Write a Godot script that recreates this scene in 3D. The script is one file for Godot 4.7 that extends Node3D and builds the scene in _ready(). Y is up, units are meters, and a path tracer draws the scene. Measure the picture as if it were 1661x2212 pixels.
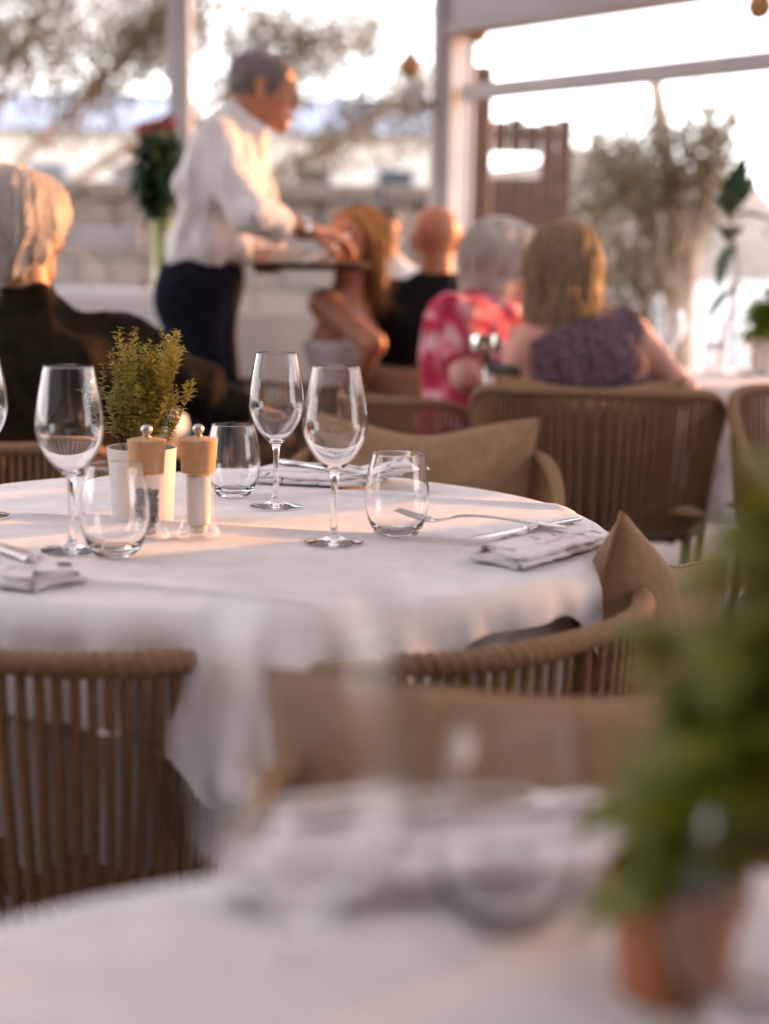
extends Node3D
# A terrace restaurant by the sea at sunset: set tables, rope chairs, guests and a waiter.

const FPX := 3072.0            # focal length in pixels of the 1661 x 2212 view that positions were measured in
const EYE := Vector3(0, 1.065, 0)
const PITCH := 9.54
const ROLL := 1.0
const TOP := 0.755             # height of a laid table

var rng := RandomNumberGenerator.new()
var used := {}
var M := {}
var cam_basis := Basis()

# ------------------------------------------------------------------ measuring
func ray(px: float, py: float) -> Vector3:
	return cam_basis * Vector3((px - 830.5) / FPX, -(py - 1106.0) / FPX, -1.0)

func on(px: float, py: float, h: float) -> Vector3:      # the point of the level plane y = h seen at that place
	var r := ray(px, py)
	return EYE + r * ((h - EYE.y) / r.y)

func at(px: float, py: float, depth: float) -> Vector3:  # the point at that distance in front of the eye
	var r := ray(px, py)
	return EYE + r * (-depth / r.z)

# ------------------------------------------------------------------ nodes
func numbered(n: String) -> String:
	if not used.has(n):
		used[n] = 0
		return n
	used[n] += 1
	return "%s_%03d" % [n, used[n]]

func tag(o: Node3D, label: String, category: String, group := "") -> Node3D:
	o.set_meta("label", label)
	o.set_meta("category", category)
	if group != "":
		o.set_meta("group", group)
	return o

func thing(n: String, where: Vector3, turn: float, label: String, category: String, group := "") -> Node3D:
	var o := Node3D.new()
	o.name = numbered(n)
	add_child(o)
	o.position = where
	o.rotation.y = turn
	return tag(o, label, category, group)

func part(parent: Node, n: String, mesh: Mesh, m: Material, where := Vector3.ZERO) -> MeshInstance3D:
	var o := MeshInstance3D.new()
	o.name = n
	o.mesh = mesh
	o.material_override = m
	o.position = where
	parent.add_child(o, true)
	return o

func single(n: String, mesh: Mesh, m: Material, where: Vector3, turn: float, label: String, category: String, group := "") -> MeshInstance3D:
	var o := MeshInstance3D.new()
	o.name = numbered(n)
	o.mesh = mesh
	o.material_override = m
	add_child(o)
	o.position = where
	o.rotation.y = turn
	tag(o, label, category, group)
	return o

func setting(n: String, mesh: Mesh, m: Material, where := Vector3.ZERO) -> MeshInstance3D:
	var o := MeshInstance3D.new()
	o.name = numbered(n)
	o.mesh = mesh
	o.material_override = m
	add_child(o)
	o.position = where
	o.set_meta("kind", "structure")
	return o

func copy(o: Node3D, where: Vector3, turn: float, label: String) -> Node3D:
	var c: Node3D = o.duplicate()
	var base: String = o.name
	c.name = numbered(base)
	add_child(c)
	c.position = where
	c.rotation.y = turn
	c.set_meta("label", label)
	return c

# ------------------------------------------------------------------ meshes
class Soup:
	var pos := PackedVector3Array()
	var nrm := PackedVector3Array()
	var idx := PackedInt32Array()
	var uv := PackedVector2Array()
	var own := false                                 # normals given
	func add(other: Soup, t := Transform3D()) -> void:
		var k := pos.size()
		for p in other.pos:
			pos.append(t * p)
		for p in other.nrm:
			nrm.append((t.basis * p).normalized())
		for i in other.idx:
			idx.append(i + k)
	func quad(a: int, b: int, c: int, d: int) -> void:   # clockwise seen from outside
		idx.append_array(PackedInt32Array([a, b, c, a, c, d]))
	func smooth() -> void:
		nrm = PackedVector3Array()
		nrm.resize(pos.size())
		for i in range(0, idx.size(), 3):
			var a := idx[i]
			var b := idx[i + 1]
			var c := idx[i + 2]
			var n := (pos[c] - pos[a]).cross(pos[b] - pos[a])
			nrm[a] += n
			nrm[b] += n
			nrm[c] += n
		for i in nrm.size():
			nrm[i] = nrm[i].normalized() if nrm[i].length_squared() > 1e-20 else Vector3.UP
	func flat() -> void:
		var p := PackedVector3Array()
		var ix := PackedInt32Array()
		for i in idx:
			ix.append(p.size())
			p.append(pos[i])
		pos = p
		idx = ix
		smooth()
	func mesh() -> ArrayMesh:
		if nrm.size() != pos.size():
			smooth()
		var arr := []
		arr.resize(Mesh.ARRAY_MAX)
		arr[Mesh.ARRAY_VERTEX] = pos
		arr[Mesh.ARRAY_NORMAL] = nrm
		arr[Mesh.ARRAY_INDEX] = idx
		if uv.size() == pos.size():
			arr[Mesh.ARRAY_TEX_UV] = uv
		var m := ArrayMesh.new()
		m.add_surface_from_arrays(Mesh.PRIMITIVE_TRIANGLES, arr)
		return m

func spline(p: PackedVector3Array, each: int) -> PackedVector3Array:
	var out := PackedVector3Array()
	var n := p.size()
	for i in n - 1:
		var a := p[maxi(i - 1, 0)]
		var d := p[mini(i + 2, n - 1)]
		for k in each:
			out.append(p[i].cubic_interpolate(p[i + 1], a, d, float(k) / each))
	out.append(p[n - 1])
	return out

func lathe(profile: PackedVector2Array, sides: int) -> Soup:     # profile runs from the bottom axis round the outside to the top or inside
	var s := Soup.new()
	var n := profile.size()
	for j in n:
		var t := profile[mini(j + 1, n - 1)] - profile[maxi(j - 1, 0)]
		var nn := Vector2(t.y, -t.x).normalized()
		for i in sides:
			var a := TAU * i / sides
			s.pos.append(Vector3(profile[j].x * cos(a), profile[j].y, profile[j].x * sin(a)))
			s.nrm.append(Vector3(nn.x * cos(a), nn.y, nn.x * sin(a)))
	for j in n - 1:
		for i in sides:
			var i2 := (i + 1) % sides
			s.quad(j * sides + i, j * sides + i2, (j + 1) * sides + i2, (j + 1) * sides + i)
	return s

func curve2(p: Array, each: int) -> PackedVector2Array:
	var q := PackedVector3Array()
	for v in p:
		q.append(Vector3(v[0], v[1], 0))
	var out := PackedVector2Array()
	for v in spline(q, each):
		out.append(Vector2(maxf(v.x, 0.0), v.y))
	return out

# a swept bar: each ring a superellipse of half width w and half thickness t; "flat" runs along the thickness
func sweep(path: PackedVector3Array, w: PackedFloat32Array, t: PackedFloat32Array, up: Vector3, sides := 8, power := 2.0) -> Soup:
	var s := Soup.new()
	var n := path.size()
	for j in n:
		var f := (path[mini(j + 1, n - 1)] - path[maxi(j - 1, 0)]).normalized()
		var r := f.cross(up)
		if r.length() < 0.01:
			r = f.cross(Vector3(0.3, 0.2, 0.9))
		r = r.normalized()
		var u := r.cross(f).normalized()
		for i in sides:
			var a := TAU * (i + 0.5) / sides
			var c := cos(a)
			var d := sin(a)
			var e := 2.0 / power
			s.pos.append(path[j] + r * (w[j] * signf(c) * pow(absf(c), e)) + u * (t[j] * signf(d) * pow(absf(d), e)))
	for j in n - 1:
		for i in sides:
			var i2 := (i + 1) % sides
			s.quad(j * sides + i, j * sides + i2, (j + 1) * sides + i2, (j + 1) * sides + i)
	for e in [0, n - 1]:
		var k := s.pos.size()
		s.pos.append(path[e])
		for i in sides:
			var i2 := (i + 1) % sides
			if e != 0:
				s.idx.append_array(PackedInt32Array([k, e * sides + i, e * sides + i2]))
			else:
				s.idx.append_array(PackedInt32Array([k, e * sides + i2, e * sides + i]))
	return s

func tube(path: PackedVector3Array, r0: float, r1: float, sides := 8) -> Soup:
	var w := PackedFloat32Array()
	for j in path.size():
		w.append(lerpf(r0, r1, float(j) / maxi(path.size() - 1, 1)))
	var f := (path[path.size() - 1] - path[0]).normalized()
	return sweep(path, w, w, Vector3.UP if absf(f.y) < 0.9 else Vector3.RIGHT, sides)

func line(a: Vector3, b: Vector3, n := 1) -> PackedVector3Array:
	var out := PackedVector3Array()
	for i in n + 1:
		out.append(a.lerp(b, float(i) / n))
	return out

func box(size: Vector3, c := 0.004) -> Soup:          # a box with chamfered edges, centred
	var s := Soup.new()
	var h := size / 2.0
	c = minf(c, minf(h.x, minf(h.y, h.z)) * 0.45)
	for ax in 3:
		for sg in [-1.0, 1.0]:
			var u := (ax + 1) % 3
			var v := (ax + 2) % 3
			var k := s.pos.size()
			for q in [[-1, -1], [-1, 1], [1, 1], [1, -1]]:
				var p := Vector3()
				p[ax] = sg * h[ax]
				p[u] = q[0] * (h[u] - c)
				p[v] = q[1] * (h[v] - c)
				s.pos.append(p)
			if sg > 0:
				s.quad(k, k + 1, k + 2, k + 3)
			else:
				s.quad(k + 3, k + 2, k + 1, k)
	# the chamfers, as the hull between the six faces
	for ax in 3:
		var u := (ax + 1) % 3
		var v := (ax + 2) % 3
		for su in [-1.0, 1.0]:
			for sv in [-1.0, 1.0]:
				var k := s.pos.size()
				for q in [[-1, 0], [1, 0], [1, 1], [-1, 1]]:
					var p := Vector3()
					p[ax] = q[0] * (h[ax] - c)
					p[u] = su * (h[u] - (c if q[1] == 1 else 0.0))
					p[v] = sv * (h[v] - (0.0 if q[1] == 1 else c))
					s.pos.append(p)
				if su * sv > 0:
					s.quad(k, k + 1, k + 2, k + 3)
				else:
					s.quad(k + 3, k + 2, k + 1, k)
	for sx in [-1.0, 1.0]:
		for sy in [-1.0, 1.0]:
			for sz in [-1.0, 1.0]:
				var k := s.pos.size()
				s.pos.append(Vector3(sx * h.x, sy * (h.y - c), sz * (h.z - c)))
				s.pos.append(Vector3(sx * (h.x - c), sy * h.y, sz * (h.z - c)))
				s.pos.append(Vector3(sx * (h.x - c), sy * (h.y - c), sz * h.z))
				s.idx.append_array(PackedInt32Array([k, k + 2, k + 1] if sx * sy * sz > 0 else [k, k + 1, k + 2]))
	s.flat()
	return s

func moved(s: Soup, t: Transform3D) -> Soup:
	var o := Soup.new()
	o.add(s, t)
	return o

func shift(s: Soup, v: Vector3) -> Soup:
	return moved(s, Transform3D(Basis(), v))

func ball(r: float, n := 16) -> Soup:
	var p := PackedVector2Array()
	for j in n + 1:
		var a := PI * j / n
		p.append(Vector2(maxf(r * sin(a), 0.0), -r * cos(a)))
	return lathe(p, n * 2)

# a grid of points, smooth; rows of nu + 1 points
func sheet(pts: PackedVector3Array, nu: int, flip := false) -> Soup:
	var s := Soup.new()
	s.pos = pts
	var nv := pts.size() / (nu + 1)
	for j in nv - 1:
		for i in nu:
			var a := j * (nu + 1) + i
			if flip:
				s.quad(a, a + nu + 1, a + nu + 2, a + 1)
			else:
				s.quad(a, a + 1, a + nu + 2, a + nu + 1)
	return s

# ------------------------------------------------------------------ bodies: smooth unions of tapered capsules, meshed as surface nets
class Sdf:
	var a := PackedVector3Array()
	var ba := PackedVector3Array()
	var inv := PackedFloat32Array()
	var ra := PackedFloat32Array()
	var dr := PackedFloat32Array()
	var k := PackedFloat32Array()
	var sg := PackedFloat32Array()
	var cuts := []                                   # [normal, offset]: what lies beyond is cut away
	var noise: FastNoiseLite
	var amp := 0.0
	var squeeze := Vector3.ONE
	func add(p: Vector3, q: Vector3, rp: float, rq: float, kk := 0.03, s := 1.0) -> void:
		a.append(p)
		ba.append(q - p)
		inv.append(1.0 / maxf((q - p).length_squared(), 1e-9))
		ra.append(rp)
		dr.append(rq - rp)
		k.append(kk)
		sg.append(s)
	func chain(pts: Array, r: Array, kk := 0.03) -> void:
		for i in pts.size() - 1:
			add(pts[i], pts[i + 1], r[i], r[i + 1], kk)
	func ev(p: Vector3, ids: PackedInt32Array) -> float:
		var d := 1e3
		for i in ids:
			var pa := p - a[i]
			var h := clampf(pa.dot(ba[i]) * inv[i], 0.0, 1.0)
			var e := (pa - ba[i] * h).length() - (ra[i] + dr[i] * h)
			var kk := k[i]
			if sg[i] > 0.0:
				var m := maxf(kk - absf(d - e), 0.0)
				d = minf(d, e) - m * m * 0.25 / kk
			else:
				var m := maxf(kk - absf(d + e), 0.0)
				d = maxf(d, -e) + m * m * 0.25 / kk
		for c in cuts:
			d = maxf(d, p.dot(c[0]) - c[1])
		if amp != 0.0 and absf(d) < 0.05:
			d -= amp * noise.get_noise_3dv(p * squeeze)
		return d
	func near(p: Vector3, reach: float) -> PackedInt32Array:
		var out := PackedInt32Array()
		for i in a.size():
			var pa := p - a[i]
			var h := clampf(pa.dot(ba[i]) * inv[i], 0.0, 1.0)
			if (pa - ba[i] * h).length() - (ra[i] + dr[i] * h) < reach + k[i]:
				out.append(i)
		return out
	func all() -> PackedInt32Array:
		return PackedInt32Array(range(a.size()))
	func into(s: Soup, cell: float) -> void:
		var lo := Vector3(1e9, 1e9, 1e9)
		var hi := -lo
		for i in a.size():
			if sg[i] < 0.0:
				continue
			var r := maxf(ra[i], ra[i] + dr[i]) + 0.02 + cell * 2.0
			var b := a[i] + ba[i]
			lo = lo.min(a[i] - Vector3(r, r, r)).min(b - Vector3(r, r, r))
			hi = hi.max(a[i] + Vector3(r, r, r)).max(b + Vector3(r, r, r))
		const B := 6
		var bx := int(ceil((hi.x - lo.x) / cell / B))
		var by := int(ceil((hi.y - lo.y) / cell / B))
		var bz := int(ceil((hi.z - lo.z) / cell / B))
		var nx := bx * B + 1
		var ny := by * B + 1
		var nz := bz * B + 1
		var val := PackedFloat32Array()
		val.resize(nx * ny * nz)
		val.fill(1e6)
		var active := []
		var half := cell * B * 0.5
		var diag := half * 1.7321
		for z in bz:
			for y in by:
				for x in bx:
					var c := lo + Vector3(x, y, z) * (cell * B) + Vector3(half, half, half)
					var ids := near(c, diag * 2.5 + 0.03)
					var d := ev(c, ids) if ids.size() else 1e3
					if absf(d) > diag * 1.35 + absf(amp):
						for k2 in B + 1:
							for j2 in B + 1:
								var o := (z * B + k2) * nx * ny + (y * B + j2) * nx + x * B
								for i2 in B + 1:
									if val[o + i2] == 1e6:
										val[o + i2] = d
						continue
					active.append(Vector3i(x, y, z))
					for k2 in B + 1:
						for j2 in B + 1:
							var o := (z * B + k2) * nx * ny + (y * B + j2) * nx + x * B
							for i2 in B + 1:
								var v := val[o + i2]
								if v == 1e6 or absf(v) > diag:
									val[o + i2] = ev(lo + Vector3(x * B + i2, y * B + j2, z * B + k2) * cell, ids)
		var vert := {}
		var sx := 1
		var sy := nx
		var sz := nx * ny
		for bl in active:
			for k2 in B:
				for j2 in B:
					for i2 in B:
						var o: int = (bl.z * B + k2) * sz + (bl.y * B + j2) * sy + bl.x * B + i2
						var v0 := val[o]
						var v1 := val[o + sx]
						var v2 := val[o + sy]
						var v3 := val[o + sx + sy]
						var v4 := val[o + sz]
						var v5 := val[o + sx + sz]
						var v6 := val[o + sy + sz]
						var v7 := val[o + sx + sy + sz]
						var c := int(v0 < 0.0) + int(v1 < 0.0) + int(v2 < 0.0) + int(v3 < 0.0) + int(v4 < 0.0) + int(v5 < 0.0) + int(v6 < 0.0) + int(v7 < 0.0)
						if c == 0 or c == 8:
							continue
						var sum := Vector3()
						var n := 0
						if (v0 < 0.0) != (v1 < 0.0):
							sum += Vector3(v0 / (v0 - v1), 0, 0); n += 1
						if (v2 < 0.0) != (v3 < 0.0):
							sum += Vector3(v2 / (v2 - v3), 1, 0); n += 1
						if (v4 < 0.0) != (v5 < 0.0):
							sum += Vector3(v4 / (v4 - v5), 0, 1); n += 1
						if (v6 < 0.0) != (v7 < 0.0):
							sum += Vector3(v6 / (v6 - v7), 1, 1); n += 1
						if (v0 < 0.0) != (v2 < 0.0):
							sum += Vector3(0, v0 / (v0 - v2), 0); n += 1
						if (v1 < 0.0) != (v3 < 0.0):
							sum += Vector3(1, v1 / (v1 - v3), 0); n += 1
						if (v4 < 0.0) != (v6 < 0.0):
							sum += Vector3(0, v4 / (v4 - v6), 1); n += 1
						if (v5 < 0.0) != (v7 < 0.0):
							sum += Vector3(1, v5 / (v5 - v7), 1); n += 1
						if (v0 < 0.0) != (v4 < 0.0):
							sum += Vector3(0, 0, v0 / (v0 - v4)); n += 1
						if (v1 < 0.0) != (v5 < 0.0):
							sum += Vector3(1, 0, v1 / (v1 - v5)); n += 1
						if (v2 < 0.0) != (v6 < 0.0):
							sum += Vector3(0, 1, v2 / (v2 - v6)); n += 1
						if (v3 < 0.0) != (v7 < 0.0):
							sum += Vector3(1, 1, v3 / (v3 - v7)); n += 1
						vert[o] = s.pos.size()
						s.pos.append(lo + (Vector3(bl.x * B + i2, bl.y * B + j2, bl.z * B + k2) + sum / n) * cell)
						s.nrm.append(Vector3(v1 + v3 + v5 + v7 - v0 - v2 - v4 - v6, v2 + v3 + v6 + v7 - v0 - v1 - v4 - v5, v4 + v5 + v6 + v7 - v0 - v1 - v2 - v3).normalized())
		for o in vert:
			var v0 := val[o]
			for ax in 3:
				var st: int = [sx, sy, sz][ax]
				var p: int = [sy, sz, sx][ax]
				var q: int = [sz, sx, sy][ax]
				var v1 := val[o + st]
				if (v0 < 0.0) == (v1 < 0.0) or not (vert.has(o - p) and vert.has(o - q) and vert.has(o - p - q)):
					continue
				if v0 < 0.0:
					s.quad(vert[o], vert[o - q], vert[o - p - q], vert[o - p])
				else:
					s.quad(vert[o], vert[o - p], vert[o - p - q], vert[o - q])

# ------------------------------------------------------------------ materials
func noise_tex(freq: float, ramp: Array, size := 256, kind := FastNoiseLite.TYPE_SIMPLEX_SMOOTH, oct := 4, sd := 1) -> NoiseTexture2D:
	var t := NoiseTexture2D.new()
	var n := FastNoiseLite.new()
	n.noise_type = kind
	n.frequency = freq
	n.fractal_octaves = oct
	n.seed = sd
	t.noise = n
	t.width = size
	t.height = size
	t.seamless = true
	if ramp.size():
		var g := Gradient.new()
		var off := PackedFloat32Array()
		var col := PackedColorArray()
		for r in ramp:
			off.append(r[0])
			col.append((r[1] as Color).linear_to_srgb())
		g.offsets = off
		g.colors = col
		t.color_ramp = g
	return t

func mat(c: Color, rough := 0.6, metal := 0.0) -> StandardMaterial3D:      # c is a linear base colour
	var m := StandardMaterial3D.new()
	m.albedo_color = c.linear_to_srgb()
	m.roughness = rough
	m.metallic = metal
	return m

func textured(tex: Texture2D, scale: float, rough := 0.8, world := false) -> StandardMaterial3D:
	var m := StandardMaterial3D.new()
	m.albedo_texture = tex
	m.uv1_triplanar = true
	m.uv1_world_triplanar = world
	m.uv1_scale = Vector3(scale, scale, scale)
	m.roughness = rough
	return m

func relief(m: StandardMaterial3D, tex: Texture2D, depth: float) -> StandardMaterial3D:
	m.heightmap_enabled = true
	m.heightmap_texture = tex
	m.heightmap_scale = depth
	return m

func two(a: Color, b: Color) -> Array:
	return [[0.25, a], [0.75, b]]

func weave_tex() -> ImageTexture:                     # height of a plain weave
	var im := Image.create(64, 64, false, Image.FORMAT_RGB8)
	for y in 64:
		for x in 64:
			var u := x / 8.0
			var v := y / 8.0
			var over := (int(floor(u)) + int(floor(v))) % 2 == 0
			var h := absf(sin(u * PI)) * (0.6 + 0.4 * absf(sin(v * PI))) if over else absf(sin(v * PI)) * (0.6 + 0.4 * absf(sin(u * PI)))
			im.set_pixel(x, y, Color(h, h, h))
	return ImageTexture.create_from_image(im)

func make_materials() -> void:
	var weave := weave_tex()
	# table linen: cotton, slightly uneven
	var linen := textured(noise_tex(0.02, two(Color(0.72, 0.71, 0.71), Color(0.79, 0.78, 0.78))), 3.0, 0.92)
	M.linen = linen
	M.napkin = relief(textured(noise_tex(0.03, two(Color(0.76, 0.74, 0.74), Color(0.82, 0.80, 0.80)), 256, FastNoiseLite.TYPE_SIMPLEX_SMOOTH, 4, 5), 5.0, 0.92), weave, 0.02)
	var glass := StandardMaterial3D.new()
	glass.albedo_color = Color(1, 1, 1, 0.0)
	glass.roughness = 0.0
	glass.transparency = BaseMaterial3D.TRANSPARENCY_ALPHA
	glass.refraction_enabled = true
	glass.refraction_scale = 0.05
	glass.metallic_specular = 0.5
	M.glass = glass
	var pane := StandardMaterial3D.new()
	pane.albedo_color = Color(0.9, 0.93, 0.93, 0.12)
	pane.roughness = 0.03
	pane.transparency = BaseMaterial3D.TRANSPARENCY_ALPHA
	M.pane = pane
	var acrylic := StandardMaterial3D.new()
	acrylic.albedo_color = Color(0.96, 0.96, 0.97, 0.06)
	acrylic.roughness = 0.02
	acrylic.transparency = BaseMaterial3D.TRANSPARENCY_ALPHA
	M.acrylic = acrylic
	M.steel = mat(Color(0.62, 0.60, 0.58), 0.16, 1.0)
	M.steel_brushed = mat(Color(0.52, 0.50, 0.48), 0.34, 1.0)
	M.dark_metal = mat(Color(0.05, 0.045, 0.04), 0.5, 0.3)
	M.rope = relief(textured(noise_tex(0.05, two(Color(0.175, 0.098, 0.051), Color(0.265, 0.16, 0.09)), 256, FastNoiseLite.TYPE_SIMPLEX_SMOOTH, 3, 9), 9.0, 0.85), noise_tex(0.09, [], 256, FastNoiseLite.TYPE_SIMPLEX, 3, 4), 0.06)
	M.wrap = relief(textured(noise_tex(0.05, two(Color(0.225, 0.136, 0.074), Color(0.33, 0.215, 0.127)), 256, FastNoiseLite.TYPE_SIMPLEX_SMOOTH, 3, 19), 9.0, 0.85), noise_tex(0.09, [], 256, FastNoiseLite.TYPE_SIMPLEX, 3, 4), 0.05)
	M.cushion = relief(textured(noise_tex(0.02, two(Color(0.26, 0.16, 0.088), Color(0.32, 0.205, 0.118)), 256, FastNoiseLite.TYPE_SIMPLEX_SMOOTH, 4, 3), 4.0, 0.9), weave, 0.03)
	M.cushion.uv1_scale = Vector3(7, 7, 7)
	M.rope.metallic_specular = 0.28
	M.wrap.metallic_specular = 0.28
	M.frame = mat(Color(0.12, 0.09, 0.07), 0.5, 0.2)
	M.wood_cap = textured(wood_tex(Color(0.50, 0.28, 0.125), Color(0.64, 0.39, 0.195)), 14.0, 0.42)
	M.salt = relief(textured(noise_tex(0.2, two(Color(0.72, 0.71, 0.70), Color(0.88, 0.87, 0.86)), 128), 30.0, 0.9), noise_tex(0.2, [], 128), 0.1)
	M.pepper = mat(Color(0.025, 0.018, 0.014), 0.6)
	M.ceramic = mat(Color(0.76, 0.74, 0.71), 0.28)
	M.soil = relief(textured(noise_tex(0.1, two(Color(0.02, 0.014, 0.01), Color(0.07, 0.05, 0.035))), 20.0, 0.95), noise_tex(0.1, []), 0.4)
	M.terracotta = textured(noise_tex(0.03, two(Color(0.33, 0.125, 0.05), Color(0.45, 0.185, 0.08)), 256, FastNoiseLite.TYPE_SIMPLEX_SMOOTH, 4, 6), 8.0, 0.85)
	M.thyme = leafy(Color(0.30, 0.31, 0.06), Color(0.48, 0.43, 0.09), 0.6)
	M.thyme_stem = mat(Color(0.26, 0.17, 0.07), 0.8)
	M.basil = leafy(Color(0.11, 0.14, 0.008), Color(0.27, 0.29, 0.016), 0.9)
	M.dark_leaf = leafy(Color(0.02, 0.055, 0.022), Color(0.035, 0.085, 0.03), 0.25)
	M.tree_leaf = leafy(Color(0.13, 0.11, 0.06), Color(0.23, 0.185, 0.11), 0.6)
	M.bark = relief(textured(noise_tex(0.03, two(Color(0.15, 0.10, 0.07), Color(0.30, 0.22, 0.16))), 2.0, 0.9), noise_tex(0.05, []), 2.0)
	M.bark_pale = relief(textured(noise_tex(0.03, two(Color(0.36, 0.27, 0.20), Color(0.55, 0.43, 0.34))), 2.0, 0.9), noise_tex(0.05, []), 2.0)
	M.white_paint = textured(noise_tex(0.01, two(Color(0.40, 0.395, 0.41), Color(0.47, 0.465, 0.48)), 256, FastNoiseLite.TYPE_SIMPLEX_SMOOTH, 5, 8), 0.8, 0.4)
	M.brown_wood = textured(wood_tex(Color(0.06, 0.030, 0.018), Color(0.115, 0.062, 0.038)), 2.0, 0.65)
	M.stone_wall = relief(textured(noise_tex(0.02, [[0.2, Color(0.13, 0.10, 0.085)], [0.5, Color(0.22, 0.175, 0.145)], [0.8, Color(0.30, 0.245, 0.20)]], 512, FastNoiseLite.TYPE_CELLULAR, 3, 2), 0.35, 0.95), noise_tex(0.02, [], 512, FastNoiseLite.TYPE_CELLULAR, 3, 2), 3.0)
	M.plaster = textured(noise_tex(0.01, two(Color(0.62, 0.57, 0.50), Color(0.72, 0.68, 0.62))), 0.3, 0.9)
	M.dark_render = textured(noise_tex(0.01, two(Color(0.045, 0.04, 0.038), Color(0.065, 0.058, 0.054)), 256, FastNoiseLite.TYPE_SIMPLEX_SMOOTH, 5, 13), 0.4, 0.85)
	M.plaster_grey = textured(noise_tex(0.01, two(Color(0.34, 0.32, 0.30), Color(0.42, 0.40, 0.375)), 256, FastNoiseLite.TYPE_SIMPLEX_SMOOTH, 5, 12), 0.5, 0.85)
	M.floor = relief(textured(noise_tex(0.02, two(Color(0.085, 0.072, 0.065), Color(0.135, 0.115, 0.102)), 512), 0.7, 0.7, true), noise_tex(0.06, [], 512), 0.3)
	M.sand = textured(noise_tex(0.02, two(Color(0.22, 0.18, 0.13), Color(0.33, 0.27, 0.2)), 512), 0.08, 0.95, true)
	M.hill = textured(noise_tex(0.012, [[0.3, Color(0.06, 0.065, 0.04)], [0.55, Color(0.11, 0.10, 0.07)], [0.75, Color(0.20, 0.17, 0.13)]], 512, FastNoiseLite.TYPE_SIMPLEX_SMOOTH, 5, 7), 0.0015, 0.95, true)
	var sea := mat(Color(0.03, 0.06, 0.075), 0.22)
	sea.normal_enabled = true
	var nt := noise_tex(0.02, [], 512, FastNoiseLite.TYPE_SIMPLEX_SMOOTH, 5, 31)
	nt.as_normal_map = true
	nt.bump_strength = 6.0
	sea.normal_texture = nt
	sea.normal_scale = 0.9
	sea.uv1_triplanar = true
	sea.uv1_world_triplanar = true
	sea.uv1_scale = Vector3(0.06, 0.06, 0.06)
	M.sea = sea
	M.awning = cloth_mat(Color(0.84, 0.83, 0.83), Color(0.90, 0.89, 0.89), 0.6)
	M.awning.backlight = Color(0.97, 0.97, 0.97)
	M.roof_tile = mat(Color(0.30, 0.34, 0.41), 0.6)
	M.window = mat(Color(0.05, 0.06, 0.07), 0.1)
	M.pink_petal = leafy(Color(0.55, 0.13, 0.16), Color(0.66, 0.24, 0.25), 0.4)
	M.yellow_petal = leafy(Color(0.62, 0.5, 0.03), Color(0.7, 0.58, 0.05), 0.4)
	M.amber = mat(Color(0.55, 0.30, 0.10), 0.45)
	# people
	M.skin = skin(Color(0.56, 0.285, 0.185), 2)
	M.skin_tan = skin(Color(0.46, 0.205, 0.12), 3)
	M.skin_pink = skin(Color(0.60, 0.31, 0.24), 4)
	M.shirt_white = cloth_mat(Color(0.74, 0.72, 0.735), Color(0.80, 0.78, 0.79), 3.0)
	M.trousers = cloth_mat(Color(0.007, 0.007, 0.015), Color(0.013, 0.013, 0.026), 3.0)
	M.shirt_olive = cloth_mat(Color(0.013, 0.0095, 0.005), Color(0.021, 0.0155, 0.0085), 4.0)
	M.shirt_black = cloth_mat(Color(0.008, 0.008, 0.010), Color(0.014, 0.013, 0.015), 4.0)
	M.dress_pink = textured(noise_tex(0.014, [[0.20, Color(0.80, 0.62, 0.65)], [0.36, Color(0.72, 0.28, 0.36)], [0.46, Color(0.60, 0.045, 0.11)], [0.78, Color(0.40, 0.014, 0.05)]], 256, FastNoiseLite.TYPE_SIMPLEX_SMOOTH, 3, 21), 2.6, 0.9)
	M.top_purple = textured(noise_tex(0.06, [[0.30, Color(0.018, 0.011, 0.02)], [0.44, Color(0.08, 0.055, 0.07)], [0.54, Color(0.20, 0.06, 0.085)], [0.64, Color(0.42, 0.36, 0.42)], [0.72, Color(0.04, 0.025, 0.04)]], 256, FastNoiseLite.TYPE_SIMPLEX, 2, 23), 3.0, 0.9)
	M.hair_white = hair_mat(Color(0.68, 0.62, 0.57), Color(0.82, 0.78, 0.74))
	M.hair_grey = hair_mat(Color(0.10, 0.08, 0.072), Color(0.20, 0.175, 0.165))
	M.hair_blond = hair_mat(Color(0.36, 0.25, 0.145), Color(0.56, 0.42, 0.27))
	M.hair_ginger = hair_mat(Color(0.34, 0.17, 0.06), Color(0.46, 0.26, 0.10))
	M.hair_dark = hair_mat(Color(0.018, 0.013, 0.01), Color(0.035, 0.025, 0.02))
	M.hair_under = hair_mat(Color(0.16, 0.10, 0.055), Color(0.26, 0.175, 0.10))

func wood_tex(a: Color, b: Color) -> NoiseTexture2D:
	return noise_tex(0.02, [[0.2, a], [0.45, a.lerp(b, 0.7)], [0.55, a.lerp(b, 0.35)], [0.8, b]], 256, FastNoiseLite.TYPE_SIMPLEX_SMOOTH, 5, 14)

func leafy(a: Color, b: Color, through: float) -> StandardMaterial3D:
	var m := textured(noise_tex(0.05, two(a, b), 128), 14.0, 0.5, false)
	m.backlight_enabled = true
	m.backlight = Color(through, through, through)
	return m

func skin(c: Color, sd: int) -> StandardMaterial3D:
	var m := textured(noise_tex(0.02, [[0.3, c * 0.9], [0.7, Color(minf(c.r * 1.08, 1), c.g * 1.1, c.b * 1.12)]], 256, FastNoiseLite.TYPE_SIMPLEX_SMOOTH, 4, sd), 5.0, 0.5)
	m.subsurf_scatter_enabled = true
	m.subsurf_scatter_strength = 0.15
	return m

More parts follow.
